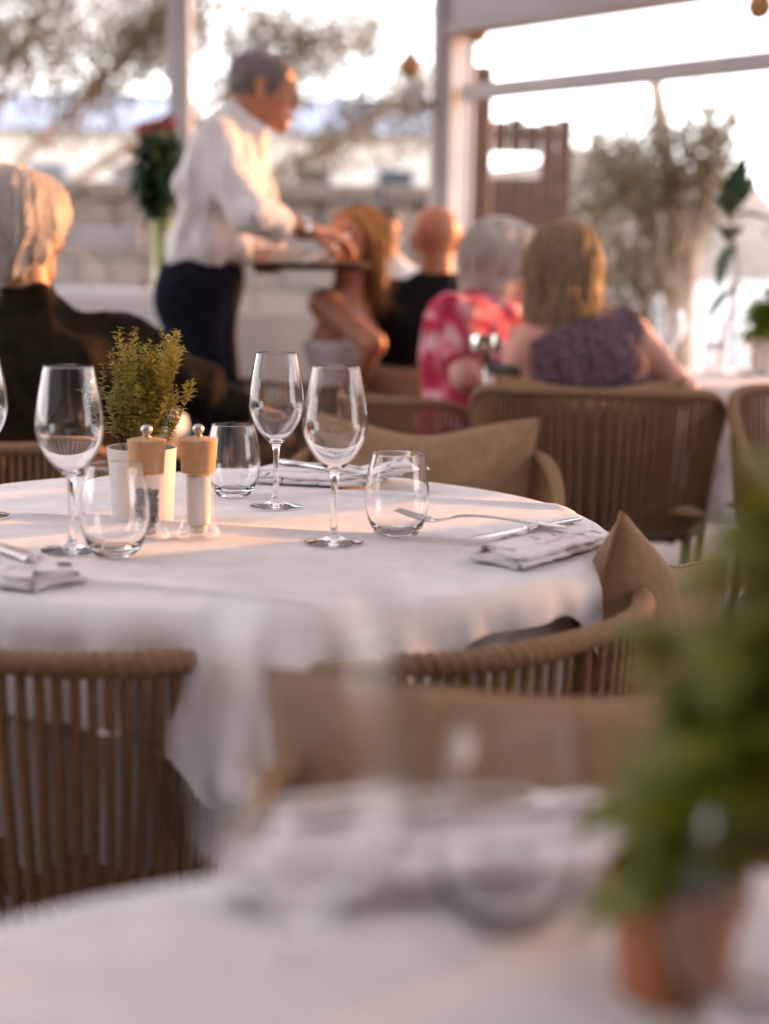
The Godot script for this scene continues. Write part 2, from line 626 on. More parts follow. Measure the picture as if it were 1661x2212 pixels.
func cloth_mat(a: Color, b: Color, sc: float) -> StandardMaterial3D:
	var m := textured(noise_tex(0.03, two(a, b), 256, FastNoiseLite.TYPE_SIMPLEX_SMOOTH, 5, 11), sc, 0.9)
	m.metallic_specular = 0.5 if a.r > 0.5 else 0.2
	m.backlight_enabled = a.r > 0.5
	m.backlight = Color(0.25, 0.25, 0.25)
	return m

func hair_mat(a: Color, b: Color) -> StandardMaterial3D:
	var m := textured(noise_tex(0.04, two(a, b), 256, FastNoiseLite.TYPE_SIMPLEX, 3, 17), 9.0, 0.45)
	m.backlight_enabled = true
	m.backlight = Color(0.2, 0.2, 0.2)
	return m

# ------------------------------------------------------------------ chairs
const ARM := 0.265
func rail_point(u: float, inset: float, low: bool) -> Vector3:       # u runs from the end of one arm (0) round the back (0.5) to the other (1)
	var w := ARM - inset
	var straight := 0.13
	var around := 0.80
	var total := straight * 2 + around
	var l := u * total
	var p := Vector3()
	if l < straight:
		p = Vector3(-w, 0, 0.10 - l)
	elif l > straight + around:
		p = Vector3(w, 0, 0.10 - (total - l))
	else:
		var a := (l - straight) / around * PI
		var c := cos(a)
		var s := sin(a)
		p = Vector3(-w * signf(c) * pow(absf(c), 0.8), 0, -0.03 - (0.27 - inset) * pow(s, 0.8))
	var back := smoothstep(0.10, -0.24, p.z)
	p.y = 0.415 if low else lerpf(0.585, 0.715, back)
	return p

func make_chair() -> Node3D:
	var t := Node3D.new()
	# the rail: a tube wound with flat cord, the turns slanting one way and the other
	var path := PackedVector3Array()
	var n := 420
	for i in n + 1:
		path.append(rail_point(float(i) / n, 0.0, false))
	var first := path[0]
	var last := path[n]
	var head := PackedVector3Array([first + Vector3(0.004, -0.075, 0.042), first + Vector3(0.002, -0.05, 0.040), first + Vector3(0, -0.02, 0.032), first + Vector3(0, -0.004, 0.016)])
	var tail := PackedVector3Array([last + Vector3(0, -0.004, 0.016), last + Vector3(0, -0.02, 0.032), last + Vector3(-0.002, -0.05, 0.040), last + Vector3(-0.004, -0.075, 0.042)])
	var whole := spline(head, 8)
	whole.append_array(path)
	whole.append_array(spline(tail, 8))
	var s := Soup.new()
	var sides := 14
	var gone := 0.0
	for j in whole.size():
		var f := (whole[mini(j + 1, whole.size() - 1)] - whole[maxi(j - 1, 0)]).normalized()
		if j > 0:
			gone += whole[j].distance_to(whole[j - 1])
		var r := f.cross(Vector3.UP)
		r = (r if r.length() > 0.05 else Vector3.RIGHT).normalized()
		var u := r.cross(f).normalized()
		for i in sides:
			var a := TAU * i / sides
			var ph := gone / 0.0125 + absf(fposmod(a / PI + 0.5, 2.0) - 1.0) * 1.1
			var tri := absf(fposmod(ph, 1.0) - 0.5) * 2.0
			var rad := 0.0100 + 0.0026 * (1.0 - pow(tri, 2.5)) + 0.0008 * sin(floor(ph) * 12.9)
			s.pos.append(whole[j] + r * (rad * cos(a)) + u * (rad * sin(a)))
	for j in whole.size() - 1:
		for i in sides:
			var i2 := (i + 1) % sides
			s.quad(j * sides + i, j * sides + i2, (j + 1) * sides + i2, (j + 1) * sides + i)
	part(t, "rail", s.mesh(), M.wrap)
	# the frame under the seat
	var low := PackedVector3Array()
	for i in 61:
		low.append(rail_point(i / 60.0, 0.035, true))
	part(t, "seat_frame", tube(low, 0.011, 0.011, 8).mesh(), M.frame)
	var front := line(low[0], low[60], 2)
	part(t, "seat_bar", tube(front, 0.011, 0.011, 8).mesh(), M.frame)
	# cords from the rail to the seat frame
	var us := PackedFloat32Array()
	var l := 0.02
	while l < 1.05:
		us.append(l / 1.06)
		l += 0.0215 if l < 0.13 or l > 0.93 else 0.0165
	for u in us:
		var a := rail_point(u, 0.0, false)
		var b := rail_point(u, 0.035, true)
		var out := Vector3(a.x, 0, a.z + 0.03).normalized()
		var jit := rng.randf_range(-0.0012, 0.0012)
		var along := Vector3(-out.z, 0, out.x)
		var q := PackedVector3Array([a + Vector3(0, 0.004, 0), a.lerp(b, 0.25) + out * 0.006 + along * jit, a.lerp(b, 0.6) + out * 0.008 - along * jit, b + out * 0.004, b + Vector3(0, -0.012, 0)])
		q = spline(q, 2)
		var w := PackedFloat32Array()
		var th := PackedFloat32Array()
		for i in q.size():
			w.append(0.0054)
			th.append(0.0036)
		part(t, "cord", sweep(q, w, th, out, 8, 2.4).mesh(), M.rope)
	# legs
	for sx in [-1.0, 1.0]:
		part(t, "leg", tube(spline(PackedVector3Array([Vector3(sx * 0.261, 0.515, 0.142), Vector3(sx * 0.252, 0.42, 0.142), Vector3(sx * 0.245, 0, 0.155)]), 4), 0.0125, 0.010, 10).mesh(), M.frame)
		part(t, "leg", tube(PackedVector3Array([Vector3(sx * 0.20, 0.415, -0.18), Vector3(sx * 0.215, 0, -0.27)]), 0.0125, 0.010, 10).mesh(), M.frame)
	var seat := pillow(0.46, 0.38, 0.075, 0.02, 3)
	part(t, "seat_cushion", moved(seat, Transform3D(Basis(Vector3.RIGHT, PI / 2), Vector3(0, 0.465, -0.06))).mesh(), M.cushion)
	return t

# a cushion in the xy plane, corners drawn out, with a soft dent and piping
func pillow(w: float, h: float, t: float, pinch: float, sd: int, dent := 0.0) -> Soup:
	var nz := FastNoiseLite.new()
	nz.seed = sd
	nz.frequency = 5.0
	nz.fractal_octaves = 3
	var s := Soup.new()
	var n := 30
	for side in 2:
		var pts := PackedVector3Array()
		for j in n + 1:
			for i in n + 1:
				var u := -cos(PI * i / n)
				var v := -cos(PI * j / n)
				var e := pow(maxf(1.0 - pow(absf(u), 2.6), 0.0), 0.55) * pow(maxf(1.0 - pow(absf(v), 2.6), 0.0), 0.55)
				var x := w / 2 * u * (1.0 - pinch / w * 2.0 * cos(v * PI / 2))
				var y := h / 2 * v * (1.0 - pinch / h * 2.0 * cos(u * PI / 2))
				y -= dent * h * exp(-u * u * 5.0) * maxf(v, 0.0)
				var wr := nz.get_noise_3d(x * 2.2 + y, y * 2.0, side * 9.0) * 0.016 * e + absf(nz.get_noise_3d((u + v * 0.4) * 0.9, (v - u * 0.5) * 0.35, 4.0 + side)) * 0.020 * e * (1.0 - e * 0.5)
				pts.append(Vector3(x, y, (t / 2 * e + wr) * (1 if side == 0 else -1)))
		s.add(sheet(pts, n, side == 0))
	return s

func cushion(where: Vector3, turn: float, lean: float, w: float, h: float, sd: int, label: String, dent := 0.05, tilt := 0.0) -> Node3D:
	var t := thing("cushion", where, turn, label, "cushion", "beige chair cushions")
	var b := Basis(Vector3.RIGHT, lean) * Basis(Vector3.BACK, tilt)
	var mid := b * Vector3(0, h / 2, 0)
	part(t, "cover", moved(pillow(w, h, 0.13, 0.022, sd, dent), Transform3D(b, mid)).mesh(), M.cushion)
	# the sewn edge
	var q := PackedVector3Array()
	for i in 81:
		var a := i / 80.0 * 4.0
		var k := int(floor(a)) % 4
		var f: float = a - floorf(a)
		var uv: Vector2 = [Vector2(f * 2 - 1, -1), Vector2(1, f * 2 - 1), Vector2(1 - f * 2, 1), Vector2(-1, 1 - f * 2)][k]
		var pinch := 0.022
		var x := w / 2 * uv.x * (1.0 - pinch / w * 2.0 * cos(uv.y * PI / 2))
		var y := h / 2 * uv.y * (1.0 - pinch / h * 2.0 * cos(uv.x * PI / 2))
		y -= dent * h * exp(-uv.x * uv.x * 5.0) * maxf(uv.y, 0.0)
		q.append(b * Vector3(x, y, 0) + mid)
	part(t, "piping", tube(q, 0.0028, 0.0028, 6).mesh(), M.cushion)
	return t

# ------------------------------------------------------------------ tables and linen
func dining_table(where: Vector3, r: float, label: String) -> Node3D:
	var t := thing("dining_table", where, 0, label, "table", "round tables under white cloths")
	part(t, "tabletop", lathe(curve2([[0, TOP - 0.034], [r - 0.06, TOP - 0.034], [r - 0.052, TOP - 0.03], [r - 0.05, TOP - 0.02], [r - 0.056, TOP - 0.009], [0, TOP - 0.009]], 3), 64).mesh(), M.brown_wood)
	part(t, "column", lathe(PackedVector2Array([Vector2(0.034, 0.03), Vector2(0.034, TOP - 0.034)]), 20).mesh(), M.frame)
	part(t, "foot", lathe(curve2([[0, 0], [0.2, 0], [0.205, 0.006], [0.2, 0.014], [0.06, 0.03], [0.034, 0.05], [0, 0.05]], 3), 32).mesh(), M.frame)
	return t

# the height of pressed folds at a place on a laid cloth
var creases := []
func crease(p: Vector2) -> float:
	var h := 0.0
	for c in creases:
		var d: float = (p - (c[0] as Vector2)).dot(c[1])
		var along: float = (p - (c[0] as Vector2)).dot(Vector2(-c[1].y, c[1].x))
		var fade := smoothstep(c[3], c[3] * 0.7, absf(along - c[4]))
		h += c[2] * fade * (exp(-d * d / 0.00003) if d > 0 else exp(-d * d / 0.0006))
	return h

# a cloth over a round table: reach(phi) is how far it goes from the centre, measured on the flat cloth
func draped(r: float, top: float, reach: Callable, folds: Array, flare: float, sd: int, rings := 26, n := 240, wavy := 0.0007, way := 1.0, corner := 99.0) -> Soup:
	var nz := FastNoiseLite.new()
	nz.seed = sd
	nz.frequency = 3.0
	var pts := PackedVector3Array()
	var inner := 150 if creases.size() else 50
	for j in inner + rings + 1:
		for i in n + 1:
			var phi := TAU * (i % n) / n
			var far: float = reach.call(phi)
			var c := Vector2(sin(phi), cos(phi))
			var s := far * 0.0
			if j <= inner:
				s = minf(r - 0.016, far) * j / inner
				var q := c * s
				pts.append(Vector3(q.x, top + crease(q) + wavy * nz.get_noise_2d(q.x * 2.0, q.y * 2.0), q.y))
				continue
			var drop := maxf(far - r, 0.003) * float(j - inner) / rings
			var bend := 0.026
			var ang := minf(drop / bend, PI / 2)
			var down := bend * (1 - cos(ang)) + maxf(drop - bend * PI / 2, 0.0)
			var out := bend * sin(ang)
			var wave := 0.0
			for f in folds:
				var th: float = f[0] * phi + f[1]
				wave += f[2] * (1.6 * pow(absf(sin(th * 0.5)), 1.6) - 0.8 + 0.3 * sin(th * 1.7 + 1.3))
			wave += nz.get_noise_2d(phi * 1.6, drop * 2.0) * 0.5
			wave = maxf(wave + 0.7, 0.0) * way
			var amp := minf(down * 0.30, 0.034)
			if corner < 90.0:
				var near_corner := exp(-pow(angle_difference(phi, corner) / 0.26, 2.0))
				amp *= 0.36 + 1.25 * near_corner
				out += 0.16 * near_corner * down
			var rad := r - 0.016 + out + down * flare + amp * wave
			pts.append(Vector3(c.x * rad, top + crease(c * r) * maxf(1 - down * 20.0, 0) - down, c.y * rad))
	return sheet(pts, n)

# ------------------------------------------------------------------ glass
func glass_parts(called: Array, cut: Array, profile: PackedVector2Array, sides: int) -> Array:   # one closed wall, split at rings into parts that share their edges
	var whole := lathe(profile, sides)
	var out := []
	for k in called.size():
		var s := Soup.new()
		s.pos = whole.pos
		s.nrm = whole.nrm
		for j in profile.size() - 1:
			var y := (profile[j].y + profile[j + 1].y) / 2
			if y < cut[k] or y >= cut[k + 1]:
				continue
			for i in sides:
				var i2 := (i + 1) % sides
				s.quad(j * sides + i, j * sides + i2, (j + 1) * sides + i2, (j + 1) * sides + i)
		var used_v := {}
		var t := Soup.new()
		for i in s.idx:
			if not used_v.has(i):
				used_v[i] = t.pos.size()
				t.pos.append(s.pos[i])
				t.nrm.append(s.nrm[i])
			t.idx.append(used_v[i])
		out.append(t.mesh())
	return out

var wine_meshes: Array
var tumbler_meshes: Array
func make_glassware() -> void:
	var wine := curve2([[0, 0.0006], [0.02, 0.0004], [0.033, 0.0], [0.0352, 0.0009], [0.0348, 0.0019], [0.022, 0.0038], [0.010, 0.0068], [0.0056, 0.0125], [0.0041, 0.024], [0.0036, 0.046], [0.0039, 0.066], [0.0049, 0.080], [0.0076, 0.0868], [0.0135, 0.0928], [0.0225, 0.1025], [0.0305, 0.1145], [0.0362, 0.128], [0.0386, 0.141], [0.0381, 0.153], [0.0357, 0.171], [0.0317, 0.1925], [0.0283, 0.2097], [0.0280, 0.2105], [0.0274, 0.2105], [0.0272, 0.2097], [0.0307, 0.1922], [0.0347, 0.171], [0.0371, 0.153], [0.0376, 0.141], [0.0352, 0.1283], [0.0295, 0.1155], [0.0215, 0.1042], [0.0125, 0.0955], [0.0055, 0.0920], [0, 0.0912]], 4)
	wine_meshes = glass_parts(["foot", "stem", "bowl"], [-1.0, 0.0105, 0.0835, 1.0], wine, 72)
	var tum := curve2([[0, 0.0010], [0.016, 0.0006], [0.0212, 0.0], [0.0235, 0.0011], [0.0278, 0.0055], [0.0338, 0.018], [0.0377, 0.033], [0.0391, 0.046], [0.0384, 0.062], [0.0356, 0.084], [0.0316, 0.1022], [0.0312, 0.1031], [0.0306, 0.1031], [0.0305, 0.1021], [0.0345, 0.084], [0.0372, 0.062], [0.0378, 0.046], [0.0362, 0.033], [0.0312, 0.0185], [0.0225, 0.0095], [0.0105, 0.0070], [0, 0.0065]], 4)
	tumbler_meshes = glass_parts(["base", "wall"], [-1.0, 0.0125, 1.0], tum, 72)

func wine_glass(where: Vector3, label: String, s := 0.965) -> Node3D:
	var t := thing("wine_glass", where, 0, label, "wine glass", "empty wine glasses")
	for k in 3:
		part(t, ["foot", "stem", "bowl"][k], wine_meshes[k], M.glass).scale = Vector3(s, s, s)
	return t

func tumbler(where: Vector3, label: String, s := 0.96) -> Node3D:
	var t := thing("water_tumbler", where, 0, label, "tumbler", "empty water tumblers")
	for k in 2:
		part(t, ["base", "wall"][k], tumbler_meshes[k], M.glass).scale = Vector3(s, s, s)
	return t

func mill(where: Vector3, turn: float, dark: bool, label: String) -> Node3D:
	var t := thing("pepper_mill" if dark else "salt_mill", where, turn, label, "mill")
	var body := curve2([[0.0185, 0.0015], [0.0270, 0.0], [0.0288, 0.0010], [0.0283, 0.004], [0.0245, 0.012], [0.0215, 0.022], [0.0205, 0.035], [0.0203, 0.06], [0.0205, 0.0805], [0.0195, 0.0815], [0.0165, 0.0815], [0.0163, 0.080], [0.0160, 0.05], [0.0158, 0.022], [0.0155, 0.016], [0.0120, 0.012], [0.0115, 0.003], [0.0185, 0.0015]], 4)
	part(t, "body", lathe(body, 48).mesh(), M.acrylic)
	var fill := curve2([[0, 0.0165], [0.0145, 0.0165], [0.0148, 0.018], [0.0149, 0.05], [0.0149, 0.058 if dark else 0.0755], [0.0135, 0.0605 if dark else 0.077], [0.006, 0.0635 if dark else 0.0785], [0, 0.064 if dark else 0.079]], 3)
	if dark:
		var f := Soup.new()
		var pc := ball(0.0024, 5)
		for k in 520:
			var a := rng.randf() * TAU
			var r := 0.0126 * sqrt(rng.randf_range(0.35, 1.0))
			f.add(pc, Transform3D(Basis.from_euler(Vector3(a, r * 99, 0)), Vector3(r * cos(a), rng.randf_range(0.019, 0.060), r * sin(a))))
		part(t, "peppercorn_filling", f.mesh(), M.pepper).set_meta("kind", "stuff")
	else:
		part(t, "salt_filling", lathe(fill, 40).mesh(), M.salt)
	part(t, "grinder", lathe(curve2([[0, 0.004], [0.010, 0.004], [0.011, 0.006], [0.0112, 0.0155], [0, 0.0155]], 2), 24).mesh(), M.ceramic if not dark else M.steel_brushed)
	var cap := curve2([[0, 0.0818], [0.0195, 0.0818], [0.0213, 0.0826], [0.0216, 0.0845], [0.0221, 0.096], [0.0232, 0.112], [0.0243, 0.1215], [0.0243, 0.1232], [0.0232, 0.1246], [0.012, 0.1272], [0.004, 0.128], [0, 0.128]], 4)
	part(t, "cap", lathe(cap, 56).mesh(), M.wood_cap)
	var knob := curve2([[0.0045, 0.1275], [0.0052, 0.1278], [0.0052, 0.1292], [0.0030, 0.1300], [0.0040, 0.1310], [0.0066, 0.1335], [0.0074, 0.1368], [0.0066, 0.1402], [0.0040, 0.1427], [0, 0.1436]], 4)
	part(t, "knob", lathe(knob, 28).mesh(), M.steel_brushed)
	t.scale = Vector3(0.92, 0.92, 0.92)
	return t

# ------------------------------------------------------------------ napkin with knife and fork
func napkin(l: float, w: float, rise: float, sd: int) -> Soup:       # a cloth rolled and folded flat along x: a thick lower fold, a narrower one over it and a loose flap
	var nz := FastNoiseLite.new()
	nz.seed = sd
	nz.frequency = 6.0
	var s := Soup.new()
	for layer in 3:
		var ww: float = [w * 0.5, w * 0.44, w * 0.30][layer]
		var hh: float = [0.0058, 0.0046, 0.0034][layer]
		var y0: float = [0.0060, 0.0128, 0.0178][layer]
		var off: float = [0.0, w * 0.05, -w * 0.10][layer]
		var ll: float = l * [1.0, 0.97, 0.93][layer]
		var n := 44
		var path := PackedVector3Array()
		var wd := PackedFloat32Array()
		var th := PackedFloat32Array()
		for i in n + 1:
			var u := float(i) / n
			var e := pow(clampf(minf(u, 1.0 - u) * 30.0 + 0.12, 0.0, 1.0), 0.5)
			var up := rise * 0.022 * pow(maxf(u - 0.5, 0.0) * 2.0, 2.0)
			path.append(Vector3((u - 0.5) * ll, y0 + up + 0.0012 * nz.get_noise_2d(u * 3.0, layer * 5.0), off + nz.get_noise_2d(u * 2.0, 9.0 + layer * 7.0) * w * 0.10))
			wd.append(ww * (0.85 + 0.15 * e) * (1.0 + 0.10 * nz.get_noise_2d(u * 2.5, 20.0 + layer)))
			th.append(hh * (0.4 + 0.6 * e) * (1.0 + 0.25 * nz.get_noise_2d(u * 4.0, 40.0 + layer)))
		s.add(sweep(path, wd, th, Vector3.UP, 28, 2.9))
	return s

func flatware(knife: bool) -> Array:      # [[part name, soup]], lying along x from the handle's end, the bowl of the handle upward
	var out := []
	if knife:
		var p := spline(PackedVector3Array([Vector3(0, 0, 0), Vector3(0.03, 0.001, 0), Vector3(0.09, 0.001, 0), Vector3(0.105, 0, 0)]), 6)
		var w := PackedFloat32Array()
		var t := PackedFloat32Array()
		for i in p.size():
			var f := float(i) / (p.size() - 1)
			w.append(lerpf(0.0078, 0.0052, f) * pow(minf(f * 9 + 0.12, 1.0), 0.5))
			t.append(lerpf(0.0042, 0.0030, f) * pow(minf(f * 9 + 0.12, 1.0), 0.5))
		out.append(["handle", sweep(p, w, t, Vector3.UP, 12, 2.2)])
		p = line(Vector3(0.1045, 0, 0), Vector3(0.215, 0, 0.001), 16)
		w = PackedFloat32Array()
		t = PackedFloat32Array()
		for i in p.size():
			var f := float(i) / (p.size() - 1)
			w.append(0.0058 + 0.0042 * smoothstep(0, 0.25, f) - 0.0095 * pow(smoothstep(0.62, 1.0, f), 2.0))
			t.append(lerpf(0.0014, 0.0006, f))
			p[i].z += 0.004 * smoothstep(0.5, 1.0, f)
		out.append(["blade", sweep(p, w, t, Vector3.UP, 10, 1.6)])
		return out
	var h := spline(PackedVector3Array([Vector3(0, 0.0, 0), Vector3(0.04, 0.003, 0), Vector3(0.09, 0.0065, 0), Vector3(0.125, 0.006, 0), Vector3(0.14, 0.003, 0)]), 6)
	var w2 := PackedFloat32Array()
	var t2 := PackedFloat32Array()
	for i in h.size():
		var f := float(i) / (h.size() - 1)
		w2.append(lerpf(0.0100, 0.0030, smoothstep(0.0, 0.62, f)) * pow(minf(f * 8 + 0.15, 1.0), 0.5))
		t2.append(lerpf(0.0013, 0.0019, f))
	out.append(["handle", sweep(h, w2, t2, Vector3.UP, 10, 2.4)])
	var hd := spline(PackedVector3Array([Vector3(0.139, 0.0032, 0), Vector3(0.150, 0.0, 0), Vector3(0.162, -0.0025, 0), Vector3(0.172, -0.002, 0)]), 4)
	w2 = PackedFloat32Array()
	t2 = PackedFloat32Array()
	for i in hd.size():
		var f := float(i) / (hd.size() - 1)
		w2.append(lerpf(0.0032, 0.0118, smoothstep(0, 0.6, f)))
		t2.append(0.0012)
	out.append(["head", sweep(hd, w2, t2, Vector3.UP, 10, 2.6)])
	for k in 4:
		var z := (k - 1.5) * 0.0064
		var tp := spline(PackedVector3Array([Vector3(0.171, -0.002, z), Vector3(0.19, 0.001, z * 0.98), Vector3(0.213, 0.0075, z * 0.95)]), 4)
		out.append(["tine", tube(tp, 0.0020, 0.0008, 6)])
	return out

func cutlery(called: String, where: Transform3D, label: String) -> Node3D:
	var t := thing(called, where.origin, 0, label, called, "knives and forks on the napkins")
	t.basis = where.basis
	for q in flatware(called == "knife"):
		part(t, q[0], (q[1] as Soup).mesh(), M.steel)
	return t

# ------------------------------------------------------------------ plants
func leaf(l: float, w: float, bend: float, fold: float, n := 3) -> Soup:       # along +z from the origin, curling down
	var pts := PackedVector3Array()
	for j in n + 1:
		var f := float(j) / n
		var ww := w * sin(PI * pow(f * 0.96 + 0.02, 0.75)) * 0.5
		for i in 3:
			var x := (i - 1) * ww
			pts.append(Vector3(x, fold * absf(x) - bend * f * f * l, f * l))
	return sheet(pts, 2)

func thyme(where: Vector3, h: float, spread: float, stems: int, sd: int) -> Array:
	var r := RandomNumberGenerator.new()
	r.seed = sd
	var wood := Soup.new()
	var green := Soup.new()
	var lf := leaf(0.0082, 0.0042, 0.25, 0.5, 2)
	for k in stems:
		var a := r.randf() * TAU
		var lean := sqrt(r.randf()) * 0.52
		var top := Vector3(cos(a) * lean * spread, 1.0, sin(a) * lean * spread).normalized()
		var len_ := h * r.randf_range(0.50, 1.0) * (1.0 - 0.28 * lean)
		var p := where + Vector3(cos(a), 0, sin(a)) * r.randf_range(0.002, 0.026)
		var pts := PackedVector3Array([p])
		var d := (top + Vector3(r.randf_range(-0.3, 0.3), 0, r.randf_range(-0.3, 0.3))).normalized()
		var seg := 14
		for i in seg:
			d = (d + Vector3(r.randf_range(-0.24, 0.24), 0.10, r.randf_range(-0.24, 0.24))).normalized()
			p += d * len_ / seg
			pts.append(p)
		wood.add(tube(pts, 0.0008, 0.0003, 4))
		var branches := [[pts, 0.0]]
		for b in r.randi_range(2, 5):
			var i0 := r.randi_range(4, 11)
			var q := pts[i0]
			var bd := Vector3(r.randf_range(-1, 1), 0.75, r.randf_range(-1, 1)).normalized()
			var bp := PackedVector3Array([q])
			for i in 6:
				bd = (bd + Vector3(r.randf_range(-0.2, 0.2), 0.22, r.randf_range(-0.2, 0.2))).normalized()
				q += bd * len_ * 0.045
				bp.append(q)
			wood.add(tube(bp, 0.0005, 0.00025, 4))
			branches.append([bp, 0.0])
		for br in branches:
			var q: PackedVector3Array = br[0]
			var turn := r.randf() * TAU
			for i in range(1, q.size()):
				for sub in 2:
					var pp := q[i - 1].lerp(q[i], 0.5 + 0.5 * sub)
					var f := float(i) / q.size()
					if br[0] == pts and f < 0.22:
						continue
					turn += 1.57 + r.randf_range(-0.4, 0.4)
					for side in 2:
						var yaw := turn + side * PI
						var sc := r.randf_range(0.75, 1.3) * (1.05 if f < 0.85 else 0.7)
						green.add(lf, Transform3D(Basis(Vector3.UP, yaw) * Basis(Vector3.RIGHT, r.randf_range(-1.0, -0.1)).scaled(Vector3(sc, sc, sc)), pp))
	return [wood, green]

func tree(called: String, where: Vector3, h: float, trunk_r: float, lean: Vector3, crown: Array, leaves: int, size: float, sd: int, label: String, bark: Material) -> Node3D:
	var r := RandomNumberGenerator.new()
	r.seed = sd
	var t := thing(called, where, 0, label, "tree")
	var pts := PackedVector3Array()
	for i in 9:
		var f := i / 8.0
		pts.append(lean * f * f + Vector3(sin(f * 5.0 + sd) * 0.12 * f, h * f, cos(f * 4.0 + sd) * 0.12 * f))
	part(t, "trunk", tube(spline(pts, 3), trunk_r, trunk_r * 0.35, 10).mesh(), bark)
	var wood := Soup.new()
	var green := Soup.new()
	var lf := leaf(size, size * 0.42, 0.2, 0.3, 2)
	for c in crown:                                   # [centre, radius vector, share]
		var mid: Vector3 = c[0]
		var rad: Vector3 = c[1]
		var from := pts[clampi(int(8.0 * mid.y / h) - 2, 2, 8)]
		var q := spline(PackedVector3Array([from, from.lerp(mid, 0.5) + Vector3(0, 0.15, 0), mid]), 5)
		wood.add(tube(q, trunk_r * 0.4, trunk_r * 0.12, 6))
		var twigs := int(c[2] * 14) + 3
		for k in twigs:
			var d := Vector3(r.randfn(), r.randfn() * 0.8, r.randfn()).normalized() * pow(r.randf(), 0.45)
			var end := mid + d * rad
			var st := from.lerp(mid, r.randf_range(0.45, 1.0))
			var tw := spline(PackedVector3Array([st, st.lerp(end, 0.5) + Vector3(0, r.randf_range(-0.1, 0.15), 0), end]), 3)
			wood.add(tube(tw, trunk_r * 0.10, trunk_r * 0.03, 4))
			for m in int(leaves * c[2] / twigs):
				var f := pow(r.randf(), 0.6)
				var base := tw[clampi(int(f * (tw.size() - 1)), 0, tw.size() - 1)]
				var sp := Vector3(r.randfn(), r.randfn() * 0.7, r.randfn()) * (0.10 + 0.05 * rad.length())
				var sc := r.randf_range(0.6, 1.4)
				green.add(lf, Transform3D(Basis.from_euler(Vector3(r.randf_range(-1.4, 0.9), r.randf() * TAU, r.randf_range(-0.8, 0.8))).scaled(Vector3(sc, sc, sc)), base + sp))
	part(t, "limbs", wood.mesh(), bark)
	part(t, "crown", green.mesh(), M.tree_leaf)
	return t

# ------------------------------------------------------------------ people
func fine_noise(sd: int, f: float) -> FastNoiseLite:
	var n := FastNoiseLite.new()
	n.seed = sd
	n.frequency = f
	n.fractal_octaves = 3
	return n

func head_sdf(s: Sdf, t: Transform3D, k: float) -> void:      # face towards +z of t, origin between the ears at eye level
	var f := func(x, y, z): return t * (Vector3(x, y, z) * k)
	s.add(f.call(0, 0.030, -0.032), f.call(0, 0.028, 0.022), 0.079 * k, 0.073 * k, 0.02 * k)
	s.add(f.call(0, -0.045, 0.018), f.call(0, -0.075, 0.055), 0.054 * k, 0.037 * k, 0.03 * k)
	s.add(f.call(-0.034, -0.022, 0.058), f.call(0.034, -0.022, 0.058), 0.026 * k, 0.026 * k, 0.02 * k)
	s.add(f.call(-0.008, -0.093, 0.074), f.call(0.008, -0.093, 0.074), 0.019 * k, 0.019 * k, 0.02 * k)
	s.add(f.call(-0.032, 0.020, 0.083), f.call(0.032, 0.020, 0.083), 0.013 * k, 0.013 * k, 0.014 * k)
	for e in [-1.0, 1.0]:
		s.add(f.call(e * 0.031, 0.003, 0.104), f.call(e * 0.034, 0.003, 0.104), 0.014 * k, 0.014 * k, 0.014 * k, -1.0)
		s.add(f.call(e * 0.031, 0.002, 0.082), f.call(e * 0.031, 0.002, 0.083), 0.0125 * k, 0.0125 * k, 0.003 * k)
	s.add(f.call(0, 0.012, 0.094), f.call(0, -0.026, 0.1035), 0.008 * k, 0.0105 * k, 0.014 * k)
	s.add(f.call(-0.010, -0.031, 0.097), f.call(0.010, -0.031, 0.097), 0.008 * k, 0.008 * k, 0.008 * k)
	s.add(f.call(-0.016, -0.054, 0.092), f.call(0.016, -0.054, 0.092), 0.0075 * k, 0.0075 * k, 0.006 * k)
	s.add(f.call(-0.014, -0.066, 0.090), f.call(0.014, -0.066, 0.090), 0.0085 * k, 0.0085 * k, 0.006 * k)
	for e in [-1.0, 1.0]:
		s.add(f.call(e * 0.077, 0.016, -0.012), f.call(e * 0.075, -0.026, -0.004), 0.0155 * k, 0.011 * k, 0.010 * k)
		s.add(f.call(e * 0.090, 0.000, 0.002), f.call(e * 0.090, -0.008, 0.003), 0.010 * k, 0.009 * k, 0.008 * k, -1.0)

